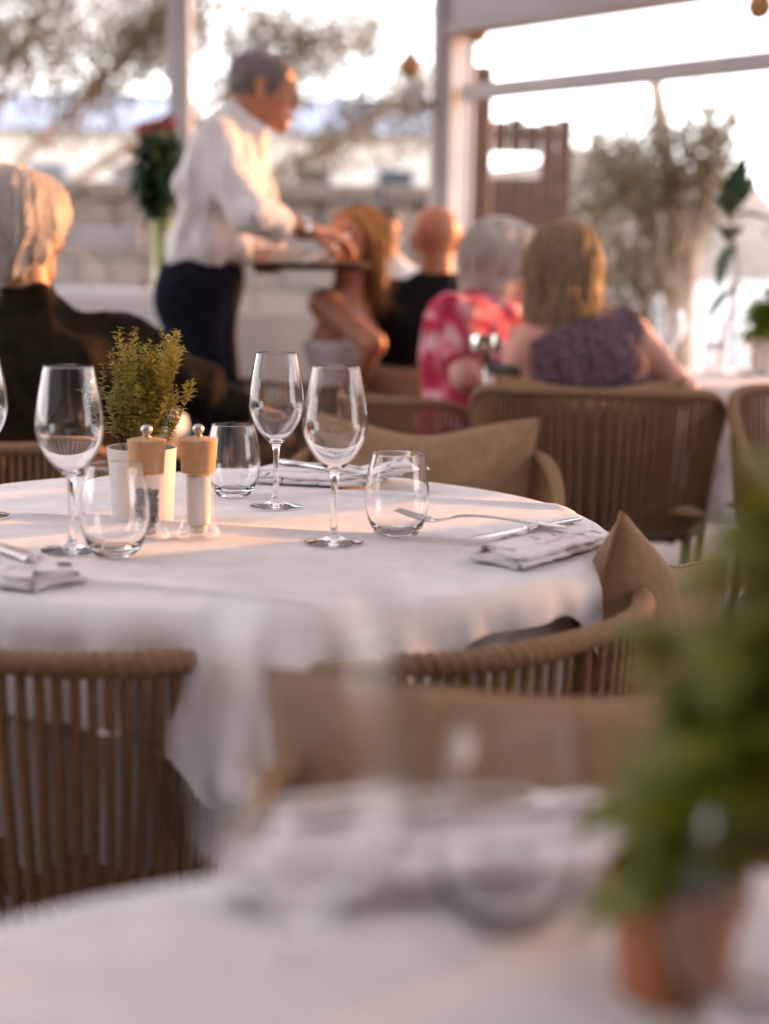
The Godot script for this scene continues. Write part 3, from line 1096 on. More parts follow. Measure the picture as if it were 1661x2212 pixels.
func hand_sdf(s: Sdf, wrist: Vector3, dir: Vector3, palm: Vector3, curl: float, thumb_side: float, k := 1.0) -> void:
	var d := dir.normalized()
	var n := (palm - d * palm.dot(d)).normalized()           # the way the palm looks
	var x := d.cross(n).normalized() * thumb_side            # towards the thumb
	s.add(wrist - d * 0.03 * k, wrist + d * 0.01 * k, 0.026 * k, 0.025 * k, 0.02 * k)
	for i in 4:
		var off := (1.5 - i) * 0.0195 * k
		var kn := wrist + d * (0.088 - 0.004 * absf(i - 1.0)) * k + x * off
		s.add(wrist + d * 0.012 * k + x * off * 0.7, kn, 0.0145 * k, 0.0112 * k, 0.012 * k)
		var l: float = [0.040, 0.045, 0.042, 0.033][i] * k
		var c := curl * (1.0 + 0.12 * i)
		var p := kn
		for j in 3:
			var ang := c * (0.55 + 0.75 * j)
			var q: Vector3 = p + (d * cos(ang) + n * sin(ang)) * l * [1.0, 0.68, 0.55][j] + x * off * 0.06
			s.add(p, q, [0.0098, 0.0088, 0.0080][j] * k, [0.0088, 0.0080, 0.0070][j] * k, 0.004 * k)
			p = q
	var b := wrist + d * 0.022 * k + x * 0.024 * k
	var t1 := b + (d * 0.6 + x * 0.75 + n * 0.35).normalized() * 0.044 * k
	var t2 := t1 + (d * 0.85 + x * 0.2 + n * (0.3 + curl * 0.4)).normalized() * 0.034 * k
	var t3 := t2 + (d * 0.9 - x * 0.1 + n * (0.2 + curl * 0.5)).normalized() * 0.027 * k
	s.chain([b, t1, t2, t3], [0.0165 * k, 0.0125 * k, 0.0105 * k, 0.0088 * k], 0.008 * k)

# J: joints in world places; base: where the figure stands or sits, on the floor
func figure(J: Dictionary, base: Vector3, look: Dictionary, label: String) -> Node3D:
	var t := thing("person", base, 0, label, "person")
	var j := {}
	for key in J:
		j[key] = J[key] - base if J[key] is Vector3 else J[key]
	var k: float = look.get("k", 1.0)
	var headt := Transform3D(J.head_basis, j.head)
	var body := Sdf.new()
	var fat: float = look.get("fat", 1.0)
	var side: Vector3 = (j.sh_r - j.sh_l).normalized()
	var chest: Vector3 = (j.sh_l + j.sh_r) / 2 + (j.pelvis - (j.sh_l + j.sh_r) / 2) * 0.26
	var waist: Vector3 = (j.sh_l + j.sh_r) / 2 + (j.pelvis - (j.sh_l + j.sh_r) / 2) * 0.66
	var neck: Vector3 = j.get("neck", (j.sh_l + j.sh_r) / 2 + Vector3(0, 0.055, 0))
	var sw: float = (j.sh_r - j.sh_l).length() / 2
	var trunk := func(s: Sdf, g: float):
		s.add(chest - side * sw * 0.42, chest + side * sw * 0.42, (0.112 * fat + g) * k, (0.112 * fat + g) * k, 0.05)
		s.add(waist - side * 0.055, waist + side * 0.055, (0.103 * fat + g) * k, (0.103 * fat + g) * k, 0.06)
		s.add(j.pelvis - side * 0.075, j.pelvis + side * 0.075, (0.112 * fat + g) * k, (0.112 * fat + g) * k, 0.06)
		s.add(j.sh_l, j.sh_r, (0.052 + g) * k, (0.052 + g) * k, 0.05)
		s.add(neck - (neck - chest) * 0.10, chest, (0.062 + g) * k, (0.09 + g) * k, 0.05)
	var arm := func(s: Sdf, e: String, g: float, to: float):       # to: 1 the elbow, 2 the wrist
		var sh: Vector3 = j["sh_" + e]
		var el: Vector3 = j["el_" + e]
		var wr: Vector3 = j["wr_" + e]
		if to <= 1.0:
			s.add(sh, sh.lerp(el, to), (0.054 + g) * k, (0.046 + g) * k, 0.035)
		else:
			s.add(sh, el, (0.054 + g) * k, (0.042 + g) * k, 0.035)
			s.add(el, el.lerp(wr, to - 1.0), (0.041 + g) * k, lerpf(0.041, 0.028, to - 1.0) * k + g * k, 0.025)
	var legs := func(s: Sdf, g: float):
		for e in ["l", "r"]:
			if j.has("kn_" + e):
				var hip: Vector3 = j.pelvis + side * (0.085 if e == "r" else -0.085)
				s.add(hip, j["kn_" + e], 0.085 * fat * k + g, 0.056 * k + g, 0.04)
				s.add(j["kn_" + e], j["an_" + e], 0.055 * k + g, 0.036 * k + g, 0.03)
	trunk.call(body, -0.012)
	for e in ["l", "r"]:
		arm.call(body, e, -0.004, 2.0)
	legs.call(body, -0.008)
	body.add(neck, headt * Vector3(0, -0.03, -0.022) , 0.056 * k, 0.056 * k, 0.03)
	var skin_soup := Soup.new()
	body.into(skin_soup, look.get("cell", 0.016))
	var hs := Sdf.new()
	head_sdf(hs, headt, k)
	hs.add(headt * Vector3(0, -0.02, -0.022), neck, 0.052 * k, 0.056 * k, 0.03)
	hs.into(skin_soup, 0.0065)
	for e in ["l", "r"]:
		if j.has("hand_" + e):
			var h := Sdf.new()
			var q: Array = J["hand_" + e]                # direction, palm, curl, thumb side
			hand_sdf(h, j["wr_" + e], q[0], q[1], q[2], q[3], k)
			h.into(skin_soup, 0.0055)
	part(t, "body", skin_soup.mesh(), look.skin)
	# clothes
	var top := Sdf.new()
	var g: float = look.get("loose", 0.012)
	trunk.call(top, g)
	for e in ["l", "r"]:
		var sl: float = look.get("sleeve_" + e, look.get("sleeve", 1.0))
		if sl > 0.0:
			arm.call(top, e, g * 0.9, sl)
	if look.has("cuff"):
		for e in ["l", "r"]:
			var el: Vector3 = j["el_" + e]
			var wr: Vector3 = j["wr_" + e]
			top.add(el.lerp(wr, look.cuff - 0.12), el.lerp(wr, look.cuff), 0.053, 0.051, 0.012)
	if look.has("collar"):
		top.add(neck - (neck - chest) * 0.1, neck.lerp(headt * Vector3(0, -0.06, -0.03), look.collar), 0.071 * k, 0.066 * k, 0.02)
	var up: Vector3 = (headt * Vector3(0, -0.04, -0.02) - neck).normalized()
	var cut: float = look.get("neckline", 0.012)
	var dn: Vector3 = (up + (J.get("front", Vector3.ZERO) as Vector3) * look.get("scoop", 0.35)).normalized()
	top.cuts.append([dn, dn.dot(neck) + cut])
	if look.has("hem"):
		var hv: Vector3 = look.hem_dir if look.has("hem_dir") else Vector3(0, -1, 0)
		top.cuts.append([hv, hv.dot(j.pelvis) + look.hem])
	if look.has("strapless"):
		var dir: Vector3 = look.strapless[0]
		top.cuts.append([dir, dir.dot(neck) + look.strapless[1]])
	if look.has("armhole"):                                # sleeveless: cut beside the shoulders
		top.cuts.append([side, side.dot(j.sh_r) + look.armhole])
		top.cuts.append([-side, -side.dot(j.sh_l) + look.armhole])
	top.noise = fine_noise(int(base.x * 100) + 7, 1.0)
	top.amp = look.get("wrinkle", 0.010)
	top.squeeze = look.get("squeeze", Vector3(9, 5, 9))
	var ts := Soup.new()
	top.into(ts, look.get("cloth_cell", 0.014))
	part(t, look.get("top_name", "shirt"), ts.mesh(), look.top)
	if j.has("kn_l"):
		var tr := Sdf.new()
		legs.call(tr, 0.014)
		tr.add(j.pelvis - side * 0.06, j.pelvis + side * 0.06, 0.110 * fat, 0.110 * fat, 0.05)
		tr.add(waist.lerp(j.pelvis, 0.6) - side * 0.06, waist.lerp(j.pelvis, 0.6) + side * 0.06, 0.108 * fat, 0.108 * fat, 0.05)
		tr.noise = fine_noise(int(base.z * 100) + 5, 1.0)
		tr.amp = 0.012
		tr.squeeze = Vector3(7, 3, 7)
		var trs := Soup.new()
		tr.into(trs, 0.016)
		part(t, look.get("leg_name", "trousers"), trs.mesh(), look.get("legs", M.trousers))
		var ss := Soup.new()
		for e in ["l", "r"]:
			var an: Vector3 = j["an_" + e]
			var fw: Vector3 = J.get("front", Vector3.BACK)
			fw.y = 0
			fw = fw.normalized()
			var sh := Sdf.new()
			sh.add(an + Vector3(0, -0.045, 0) - fw * 0.04, an + Vector3(0, -0.055, 0) + fw * 0.14, 0.042, 0.034, 0.02)
			sh.add(an, an + Vector3(0, -0.05, 0), 0.045, 0.042, 0.02)
			sh.cuts.append([Vector3(0, -1, 0), -0.004])
			sh.into(ss, 0.012)
		part(t, "shoes", ss.mesh(), M.dark_metal)
	return t

# hair: a grooved cap with strands laid over it. mass: extra capsules in the head's axes; keep: planes in the head's axes beyond which there is none
func hair(t: Node3D, J: Dictionary, base: Vector3, k: float, m: Material, under: Material, thick: float, mass: Array, keep: Array, strands: int, length: float, comb: Vector3, sd: int, width := 0.0016) -> void:
	var r := RandomNumberGenerator.new()
	r.seed = sd
	var ht := Transform3D(J.head_basis, J.head - base)
	var h := Sdf.new()
	h.add(ht * (Vector3(0, 0.030, -0.034) * k), ht * (Vector3(0, 0.030, 0.020) * k), (0.080 + thick) * k, (0.074 + thick) * k, 0.02)
	for q in mass:
		h.add(ht * (q[0] * k), ht * (q[1] * k), q[2] * k, q[3] * k, 0.03)
	for q in keep:
		var n: Vector3 = ht.basis * (q[0] as Vector3).normalized()
		h.cuts.append([n, n.dot(ht.origin) + q[1] * k])
	h.noise = fine_noise(sd, 1.0)
	h.amp = 0.010 if length > 0.05 else 0.004
	h.squeeze = Vector3(34, 6, 34)
	var s := Soup.new()
	h.into(s, 0.007)
	var o := part(t, "hair", s.mesh(), under)
	if strands == 0:
		return
	var ids := h.all()
	var out := Soup.new()
	for i in strands:
		var p: Vector3 = s.pos[r.randi_range(0, s.pos.size() - 1)]
		var lp := ht.affine_inverse() * p
		if lp.y < -0.02 * k and r.randf() < 0.7:
			continue
		var pts := PackedVector3Array([p])
		var dir: Vector3 = (ht.basis * (comb + Vector3(lp.x * 4.0, 0, 0)) + Vector3(r.randf_range(-0.35, 0.35), -0.25, r.randf_range(-0.35, 0.35))).normalized()
		var ln := length * r.randf_range(0.6, 1.15)
		var seg := 7
		var lift := r.randf_range(0.0005, 0.004) + 0.0035 * (1.0 if r.randf() < 0.08 else 0.0)
		for q in seg:
			dir = (dir + Vector3(r.randf_range(-0.08, 0.08), -0.45, r.randf_range(-0.08, 0.08))).normalized()
			p += dir * ln / seg
			var d := h.ev(p, ids)
			var e := 0.004
			var gr := Vector3(h.ev(p + Vector3(e, 0, 0), ids) - d, h.ev(p + Vector3(0, e, 0), ids) - d, h.ev(p + Vector3(0, 0, e), ids) - d)
			if gr.length() > 1e-6:
				gr = gr.normalized()
				if d < lift or d < 0.02:
					p += gr * (lift - d)
				dir = (dir - gr * dir.dot(gr) * 0.8).normalized()
			pts.append(p)
		var w := PackedFloat32Array()
		for q in pts.size():
			w.append(width * r.randf_range(0.8, 1.1) * (1.0 - 0.75 * pow(float(q) / seg, 2.0)))
		out.add(sweep(pts, w, w, Vector3(0.31, 0.2, 0.92), 3))
	part(o, "strands", out.mesh(), m)

func facing(f: Vector3, roll := 0.0) -> Basis:         # +z looks along f
	var z := f.normalized()
	var x := Vector3.UP.cross(z).normalized()
	var y := z.cross(x)
	return Basis(x, y, z) * Basis(Vector3.BACK, roll)

func seated(J: Dictionary, front: Vector3) -> Vector3:   # adds the hidden legs under a seated figure; gives its base on the floor
	var f := Vector3(front.x, 0, front.z).normalized()
	var s := Vector3(-f.z, 0, f.x)                         # the figure's right
	J.front = f
	for e in ["l", "r"]:
		var k := 1.0 if e == "r" else -1.0
		J["kn_" + e] = J.pelvis + s * 0.11 * k + f * 0.42 + Vector3(0, 0.0, 0)
		J["an_" + e] = J.pelvis + s * 0.12 * k + f * 0.36 + Vector3(0, 0.085 - J.pelvis.y, 0)
	return Vector3(J.pelvis.x, 0, J.pelvis.z)

func _ready() -> void:
	rng.seed = 77
	# ---------------------------------------------------------------- camera, sky, sun, exposure
	var cam := Camera3D.new()
	cam.name = "camera"
	cam.position = EYE
	cam.rotation_degrees = Vector3(-PITCH, 0, ROLL)
	cam.near = 0.05
	cam.far = 9000
	add_child(cam)
	cam_basis = cam.basis
	var lens := CameraAttributesPhysical.new()
	lens.frustum_focal_length = 50.0
	lens.exposure_aperture = 2.2
	lens.frustum_focus_distance = 1.84
	cam.attributes = lens
	cam.fov = rad_to_deg(2.0 * atan(1106.0 / FPX))
	cam.current = true
	var sun := DirectionalLight3D.new()
	sun.name = "sun"
	sun.light_color = Color(1.0, 0.66, 0.35)
	sun.light_energy = 1.25
	sun.light_angular_distance = 0.6
	sun.shadow_enabled = true
	add_child(sun)
	var az := deg_to_rad(56.0)
	var el := deg_to_rad(8.0)
	var to_sun := Vector3(sin(az) * cos(el), sin(el), -cos(az) * cos(el))
	sun.look_at_from_position(to_sun * 10.0, Vector3.ZERO)
	var sky := ProceduralSkyMaterial.new()
	sky.sky_top_color = Color(0.68, 0.69, 0.75)
	sky.sky_horizon_color = Color(1.0, 0.985, 0.97)
	sky.sky_curve = 0.28
	sky.ground_horizon_color = Color(0.8, 0.74, 0.68)
	sky.ground_bottom_color = Color(0.5, 0.45, 0.4)
	sky.sky_energy_multiplier = 1.0
	sky.sun_angle_max = 40.0
	sky.sun_curve = 0.12
	var env := Environment.new()
	env.background_mode = Environment.BG_SKY
	env.sky = Sky.new()
	env.sky.sky_material = sky
	env.background_energy_multiplier = 1.6
	env.tonemap_mode = Environment.TONE_MAPPER_LINEAR
	env.tonemap_exposure = 3.8
	env.fog_enabled = true
	env.fog_density = 0.00008
	env.fog_light_color = Color(0.93, 0.92, 0.93)
	env.sdfgi_enabled = true
	env.ssao_enabled = true
	env.ssil_enabled = true
	var we := WorldEnvironment.new()
	we.name = "surroundings"
	we.environment = env
	add_child(we)
	make_materials()
	make_glassware()
	build_setting()
	build_terrace_frame()
	build_main_table()
	build_near_table()
	build_chairs()
	build_far_things()
	build_people()

# ------------------------------------------------------------------ the setting
func build_setting() -> void:
	var plan := PackedVector2Array([Vector2(-9, 4.2), Vector2(6.6, 4.2), Vector2(6.6, -0.7), Vector2(0.55, -7.35), Vector2(-9, -7.35)])
	setting("terrace_floor", slab(plan, -0.3, 0.0).mesh(), M.floor)
	# the awning over the terrace and the house front behind the eye
	single("awning", slab(PackedVector2Array([Vector2(-9, -2.7), Vector2(-1.2, -2.7), Vector2(-1.2, -1.35), Vector2(-9, -1.35), Vector2(-9, 1.5), Vector2(6.2, 1.5), Vector2(6.2, -1.0), Vector2(0.36, -7.05), Vector2(-9, -7.05)]), 2.66, 2.668).mesh(), M.awning, Vector3.ZERO, 0, "pale fabric awning stretched over the terrace with an open bay at the left", "awning")
	var hf := thing("restaurant_building", Vector3(-1.2, 0, 1.7), 0, "three-storey rendered front of the restaurant behind the nearest table", "building")
	part(hf, "wall", shift(box(Vector3(15.5, 9.0, 0.3), 0.01), Vector3(0, 4.5, 0)).mesh(), M.dark_render)
	for q in [[-4.5, 4.5], [-1.5, 4.5], [1.5, 4.5], [4.5, 4.5], [-4.5, 1.5], [4.5, 1.5]]:
		var wn := part(hf, "window", box(Vector3(1.1, 1.4, 0.08), 0.01).mesh(), M.brown_wood, Vector3(q[0], q[1], -0.17))
		part(wn, "pane", box(Vector3(0.94, 1.24, 0.02), 0.004).mesh(), M.window, Vector3(0, 0, -0.04))
	var dw := part(hf, "door", box(Vector3(1.6, 2.2, 0.08), 0.01).mesh(), M.brown_wood, Vector3(0, 1.1, -0.17))
	part(dw, "pane", box(Vector3(1.3, 1.7, 0.02), 0.004).mesh(), M.window, Vector3(0, 0.1, -0.04))
	var g := PackedVector3Array()                          # the shore below the terrace
	var nz := fine_noise(3, 0.05)
	for j in 41:
		for i in 61:
			var x := -150.0 + i * 5.0
			var z := 30.0 - j * 2.0
			g.append(Vector3(x, -2.6 + nz.get_noise_2d(x, z) * 0.6 - maxf(-z - 24.0, 0.0) * 0.12, z))
	setting("shore", sheet(g, 60).mesh(), M.sand)
	var sea := PackedVector3Array([Vector3(-6000, -3.6, 5), Vector3(6000, -3.6, 5), Vector3(-6000, -3.6, -8000), Vector3(6000, -3.6, -8000)])
	setting("sea", sheet(sea, 1, true).mesh(), M.sea)
	# hills over the bay
	for k in 2:
		var pts := PackedVector3Array()
		var hn := fine_noise(20 + k, 0.0011)
		hn.fractal_octaves = 5
		var far := 3200.0 + k * 1500.0
		for j in 13:
			for i in 121:
				var x := -3600.0 + i * 60.0
				var f := sin(PI * j / 12.0)
				var hgt := (260.0 + 190.0 * k + 300.0 * hn.get_noise_2d(x + k * 900, k * 77.0)) * f + 40.0 * hn.get_noise_2d(x * 3.0, j * 160.0) * f
				pts.append(Vector3(x, maxf(hgt, -10.0) - 6.0, -far - j * 70.0))
		setting("hill", sheet(pts, 120).mesh(), M.hill)

func slab(plan: PackedVector2Array, low: float, high: float) -> Soup:
	var s := Soup.new()
	var tri := Geometry2D.triangulate_polygon(plan)
	var n := plan.size()
	for y in [low, high]:
		for p in plan:
			s.pos.append(Vector3(p.x, y, p.y))
	for i in range(0, tri.size(), 3):
		var a := tri[i]
		var b := tri[i + 1]
		var c := tri[i + 2]
		if (plan[b] - plan[a]).cross(plan[c] - plan[a]) < 0:
			b = tri[i + 2]
			c = tri[i + 1]
		s.idx.append_array(PackedInt32Array([a + n, b + n, c + n, a, c, b]))
	var turned := Geometry2D.is_polygon_clockwise(plan)
	for i in n:
		var k := (i + 1) % n
		if turned:
			s.quad(i, k, k + n, i + n)
		else:
			s.quad(i, i + n, k + n, k)
	s.flat()
	return s

func stone_course(parent: Node, from: Vector3, to: Vector3, h: float, sd: int) -> void:
	var r := RandomNumberGenerator.new()
	r.seed = sd
	var dir := (to - from).normalized()
	var total := from.distance_to(to)
	var variants := []
	for k in 5:
		var b := box(Vector3(1, 1, 1), 0.09)
		for i in b.pos.size():
			b.pos[i] += Vector3(sin(b.pos[i].y * 7.0 + k), cos(b.pos[i].x * 5.0 + k * 2), sin(b.pos[i].z * 9.0 + k)) * 0.05
		b.smooth()
		variants.append(b.mesh())
	var y := 0.0
	while y < h - 0.05:
		var rh := minf(r.randf_range(0.16, 0.27), h - y)
		var l := r.randf_range(-0.2, 0.0)
		while l < total:
			var w := r.randf_range(0.22, 0.55)
			var o := part(parent, "stone", variants[r.randi_range(0, 4)], [M.stone_wall, M.stone_b, M.stone_c][r.randi_range(0, 2)])
			o.position = dir * (l + w / 2) + Vector3(0, y + rh / 2, 0)
			o.basis = Basis(Vector3.UP, atan2(-dir.z, dir.x)) * Basis().scaled(Vector3(w - 0.02, rh - 0.02, 0.30 + r.randf_range(-0.03, 0.05)))
			l += w
		y += rh

func build_terrace_frame() -> void:
	M.stone_b = textured(noise_tex(0.02, two(Color(0.20, 0.15, 0.12), Color(0.30, 0.235, 0.19)), 256, FastNoiseLite.TYPE_SIMPLEX_SMOOTH, 4, 61), 0.9, 0.95)
	M.stone_c = textured(noise_tex(0.02, two(Color(0.13, 0.105, 0.09), Color(0.22, 0.18, 0.15)), 256, FastNoiseLite.TYPE_SIMPLEX_SMOOTH, 4, 62), 0.9, 0.95)
	# corner of the glazed frame
	var c := at(968, 300, 7.0)
	c.y = 0
	var dir := Vector3(0.695, 0, 0.72).normalized()
	var post := func(n: String, where: Vector3, w: float, h: float, m: Material, turn: float, label: String, cat: String):
		var t := thing(n, where, turn, label, cat)
		part(t, "shaft", shift(box(Vector3(w, h, w), 0.008), Vector3(0, h / 2, 0)).mesh(), m)
		part(t, "base_plate", shift(box(Vector3(w + 0.08, 0.012, w + 0.08), 0.003), Vector3(0, 0.006, 0)).mesh(), m)
		return t
	var lp := at(391, 300, 7.0)
	post.call("white_post", Vector3(lp.x, 0, lp.z), 0.105, 2.66, M.white_paint, 0.0, "white square post behind the waiter's back", "post")
	var cp: Node3D = post.call("white_post", c, 0.135, 2.66, M.white_paint, 0.76, "white corner post behind the bald guest", "post")
	part(cp, "blind_guide", shift(box(Vector3(0.03, 2.9, 0.045), 0.004), Vector3(0.085, 1.5, 0.05)).mesh(), M.white_paint)
	part(cp, "blind_guide", shift(box(Vector3(0.03, 2.9, 0.045), 0.004), Vector3(-0.085, 1.5, 0.0)).mesh(), M.plaster_grey)
	post.call("white_post", c + dir * 4.4, 0.12, 2.66, M.white_paint, 0.76, "white post of the glazed side, past the tall plant on the bright table", "post")
	# the side's two cross beams, the deep one at the roof's edge
	var turn := atan2(-dir.z, dir.x)
	var b1 := single("cross_beam", box(Vector3(4.2, 0.075, 0.07), 0.006).mesh(), M.white_paint, c + dir * 2.2 + Vector3(0, 1.905, 0), turn, "slim white beam sloping across the bright view of trees", "beam")
	var b2 := thing("roof_beam", c + dir * 2.2, turn, "deep white beam at the roof edge over the bright view", "beam")
	part(b2, "beam", shift(box(Vector3(4.5, 0.42, 0.12), 0.008), Vector3(0, 2.42, 0)).mesh(), M.white_paint)
	part(b2, "trim", shift(box(Vector3(4.5, 0.035, 0.17), 0.006), Vector3(0, 2.193, 0.0)).mesh(), M.white_paint)
	var b3 := single("roof_beam", box(Vector3(7.0, 0.22, 0.12), 0.008).mesh(), M.white_paint, Vector3(c.x - 3.6, 2.545, c.z), 0, "white beam along the top of the back glazing", "beam")
	# back windscreen: rail, panels of glass and of grey board
	var w := thing("windscreen", Vector3(c.x - 0.09, 0, c.z), 0, "white-railed windscreen with dull panels behind the waiter", "windscreen")
	for k in 5:
		var x := -0.66 - k * 1.32
		part(w, "top_rail", shift(box(Vector3(1.20, 0.10, 0.06), 0.006), Vector3(x, 1.21, 0)).mesh(), M.white_paint)
		part(w, "lower_panel", shift(box(Vector3(1.20, 0.80, 0.03), 0.004), Vector3(x, 0.46, 0)).mesh(), M.plaster_grey)
		part(w, "glass_pane", shift(box(Vector3(1.19, 0.295, 0.008), 0.001), Vector3(x, 1.01, 0)).mesh(), M.pane)
		if k > 0:
			part(w, "stanchion", shift(box(Vector3(0.05, 1.26, 0.05), 0.004), Vector3(x + 0.66, 0.63, 0.0)).mesh(), M.white_paint)
	# the stone wall across the lane
	var sw := thing("stone_wall", Vector3(-6.5, -0.6, -11.0), 0, "long brown stone wall beyond the windscreen", "wall")
	part(sw, "core", shift(box(Vector3(7.3, 2.2, 0.2), 0.02), Vector3(3.65, 1.1, 0)).mesh(), M.stone_c)
	stone_course(sw, Vector3.ZERO, Vector3(7.3, 0, 0), 2.32, 8)
	# brown wooden post and gate boards outside the corner
	var bp := at(1030, 350, 7.6)
	post.call("wooden_post", Vector3(bp.x, -0.3, bp.z), 0.12, 2.42, M.brown_wood, 0.2, "dark brown wooden post beside the white corner post", "post")
	var gt := thing("wooden_screen", Vector3(at(1060, 350, 8.6).x, -0.4, -8.6), 0, "brown board screen with a square gap, beside the wooden post", "screen")
	var gx := 0.0
	var k2 := 0
	while gx < 0.40:
		var bw := 0.095
		var top := 2.36 + 0.02 * sin(k2 * 2.1)
		if k2 >= 3:
			part(gt, "board", shift(box(Vector3(bw - 0.004, top, 0.025), 0.003), Vector3(gx + bw / 2, top / 2, 0.0)).mesh(), M.brown_wood)
		else:
			part(gt, "board", shift(box(Vector3(bw - 0.004, 2.03, 0.025), 0.003), Vector3(gx + bw / 2, 1.015, 0.0)).mesh(), M.brown_wood)
			part(gt, "board", shift(box(Vector3(bw - 0.004, top - 2.17, 0.025), 0.003), Vector3(gx + bw / 2, (top + 2.17) / 2, 0.0)).mesh(), M.brown_wood)
		gx += bw
		k2 += 1
	part(gt, "crossbar", shift(box(Vector3(0.40, 0.07, 0.03), 0.004), Vector3(0.20, 1.2, -0.03)).mesh(), M.brown_wood)
	part(gt, "crossbar", shift(box(Vector3(0.40, 0.06, 0.03), 0.004), Vector3(0.20, 2.28, -0.03)).mesh(), M.brown_wood)
	# round lanterns hung under the roof
	var spots := [[885, 143, 6.2, "round amber lantern hanging left of the white corner post"], [1031, 72, 6.9, "round amber lantern hanging just right of the white corner post"], [1640, 14, 5.4, "round amber lantern hanging at the upper right corner"]]
	for q in spots:
		var p := at(q[0], q[1], q[2])
		var l := thing("lantern", p, 0, q[3], "lantern", "round lanterns under the roof")
		part(l, "globe", ball(0.043, 12).mesh(), M.amber)
		var rib := Soup.new()
		for i in 10:
			var pts := PackedVector3Array()
			for m in 13:
				var a := PI * m / 12.0
				pts.append(Vector3(sin(a) * cos(TAU * i / 10.0), cos(a), sin(a) * sin(TAU * i / 10.0)) * 0.045)
			rib.add(tube(pts, 0.0022, 0.0022, 4))
		part(l, "cage", rib.mesh(), M.brown_wood)
		part(l, "cap", shift(lathe(curve2([[0, 0], [0.018, 0], [0.016, 0.015], [0.006, 0.022], [0, 0.022]], 2), 16), Vector3(0, 0.041, 0)).mesh(), M.dark_metal)
		part(l, "cord", tube(line(Vector3(0, 0.06, 0), Vector3(0, 2.659 - p.y, 0)), 0.002, 0.002, 5).mesh(), M.dark_metal)
	# a small loudspeaker on the corner post
	var sp := thing("loudspeaker", c + Vector3(-0.14, 1.88, 0.03), -0.5, "small grey loudspeaker on a bracket on the corner post", "speaker")
	var cab := box(Vector3(0.075, 0.13, 0.085), 0.012)
	part(sp, "cabinet", moved(cab, Transform3D(Basis(Vector3.BACK, 0.45), Vector3(-0.02, 0, 0))).mesh(), M.plaster_grey)
	part(sp, "bracket", tube(PackedVector3Array([Vector3(0.08, -0.02, 0), Vector3(0.0, 0, 0)]), 0.009, 0.009, 8).mesh(), M.dark_metal)
	part(sp, "grille", moved(box(Vector3(0.004, 0.11, 0.07), 0.001), Transform3D(Basis(Vector3.BACK, 0.45), Vector3(-0.056, -0.018, 0))).mesh(), M.dark_metal)

# ------------------------------------------------------------------ the table in focus
const MAIN := Vector3(-0.192, 0, -1.748)
const R_MAIN := 0.470
func hang(phi: float) -> float:              # how far the upper cloth hangs down, by direction; 0 is towards the eye, positive to the right
	const K := [[-180, 0.13], [-110, 0.16], [-70, 0.12], [-30, 0.11], [-6, 0.12], [5, 0.17], [14, 0.25], [21, 0.17], [29, 0.08], [36, 0.055], [52, 0.055], [62, 0.12], [76, 0.26], [110, 0.27], [140, 0.14], [180, 0.13]]
	var d := rad_to_deg(wrapf(phi, -PI, PI))
	for i in K.size() - 1:
		if d <= K[i + 1][0]:
			return lerpf(K[i][1], K[i + 1][1], smoothstep(K[i][0], K[i + 1][0], d))
	return 0.13

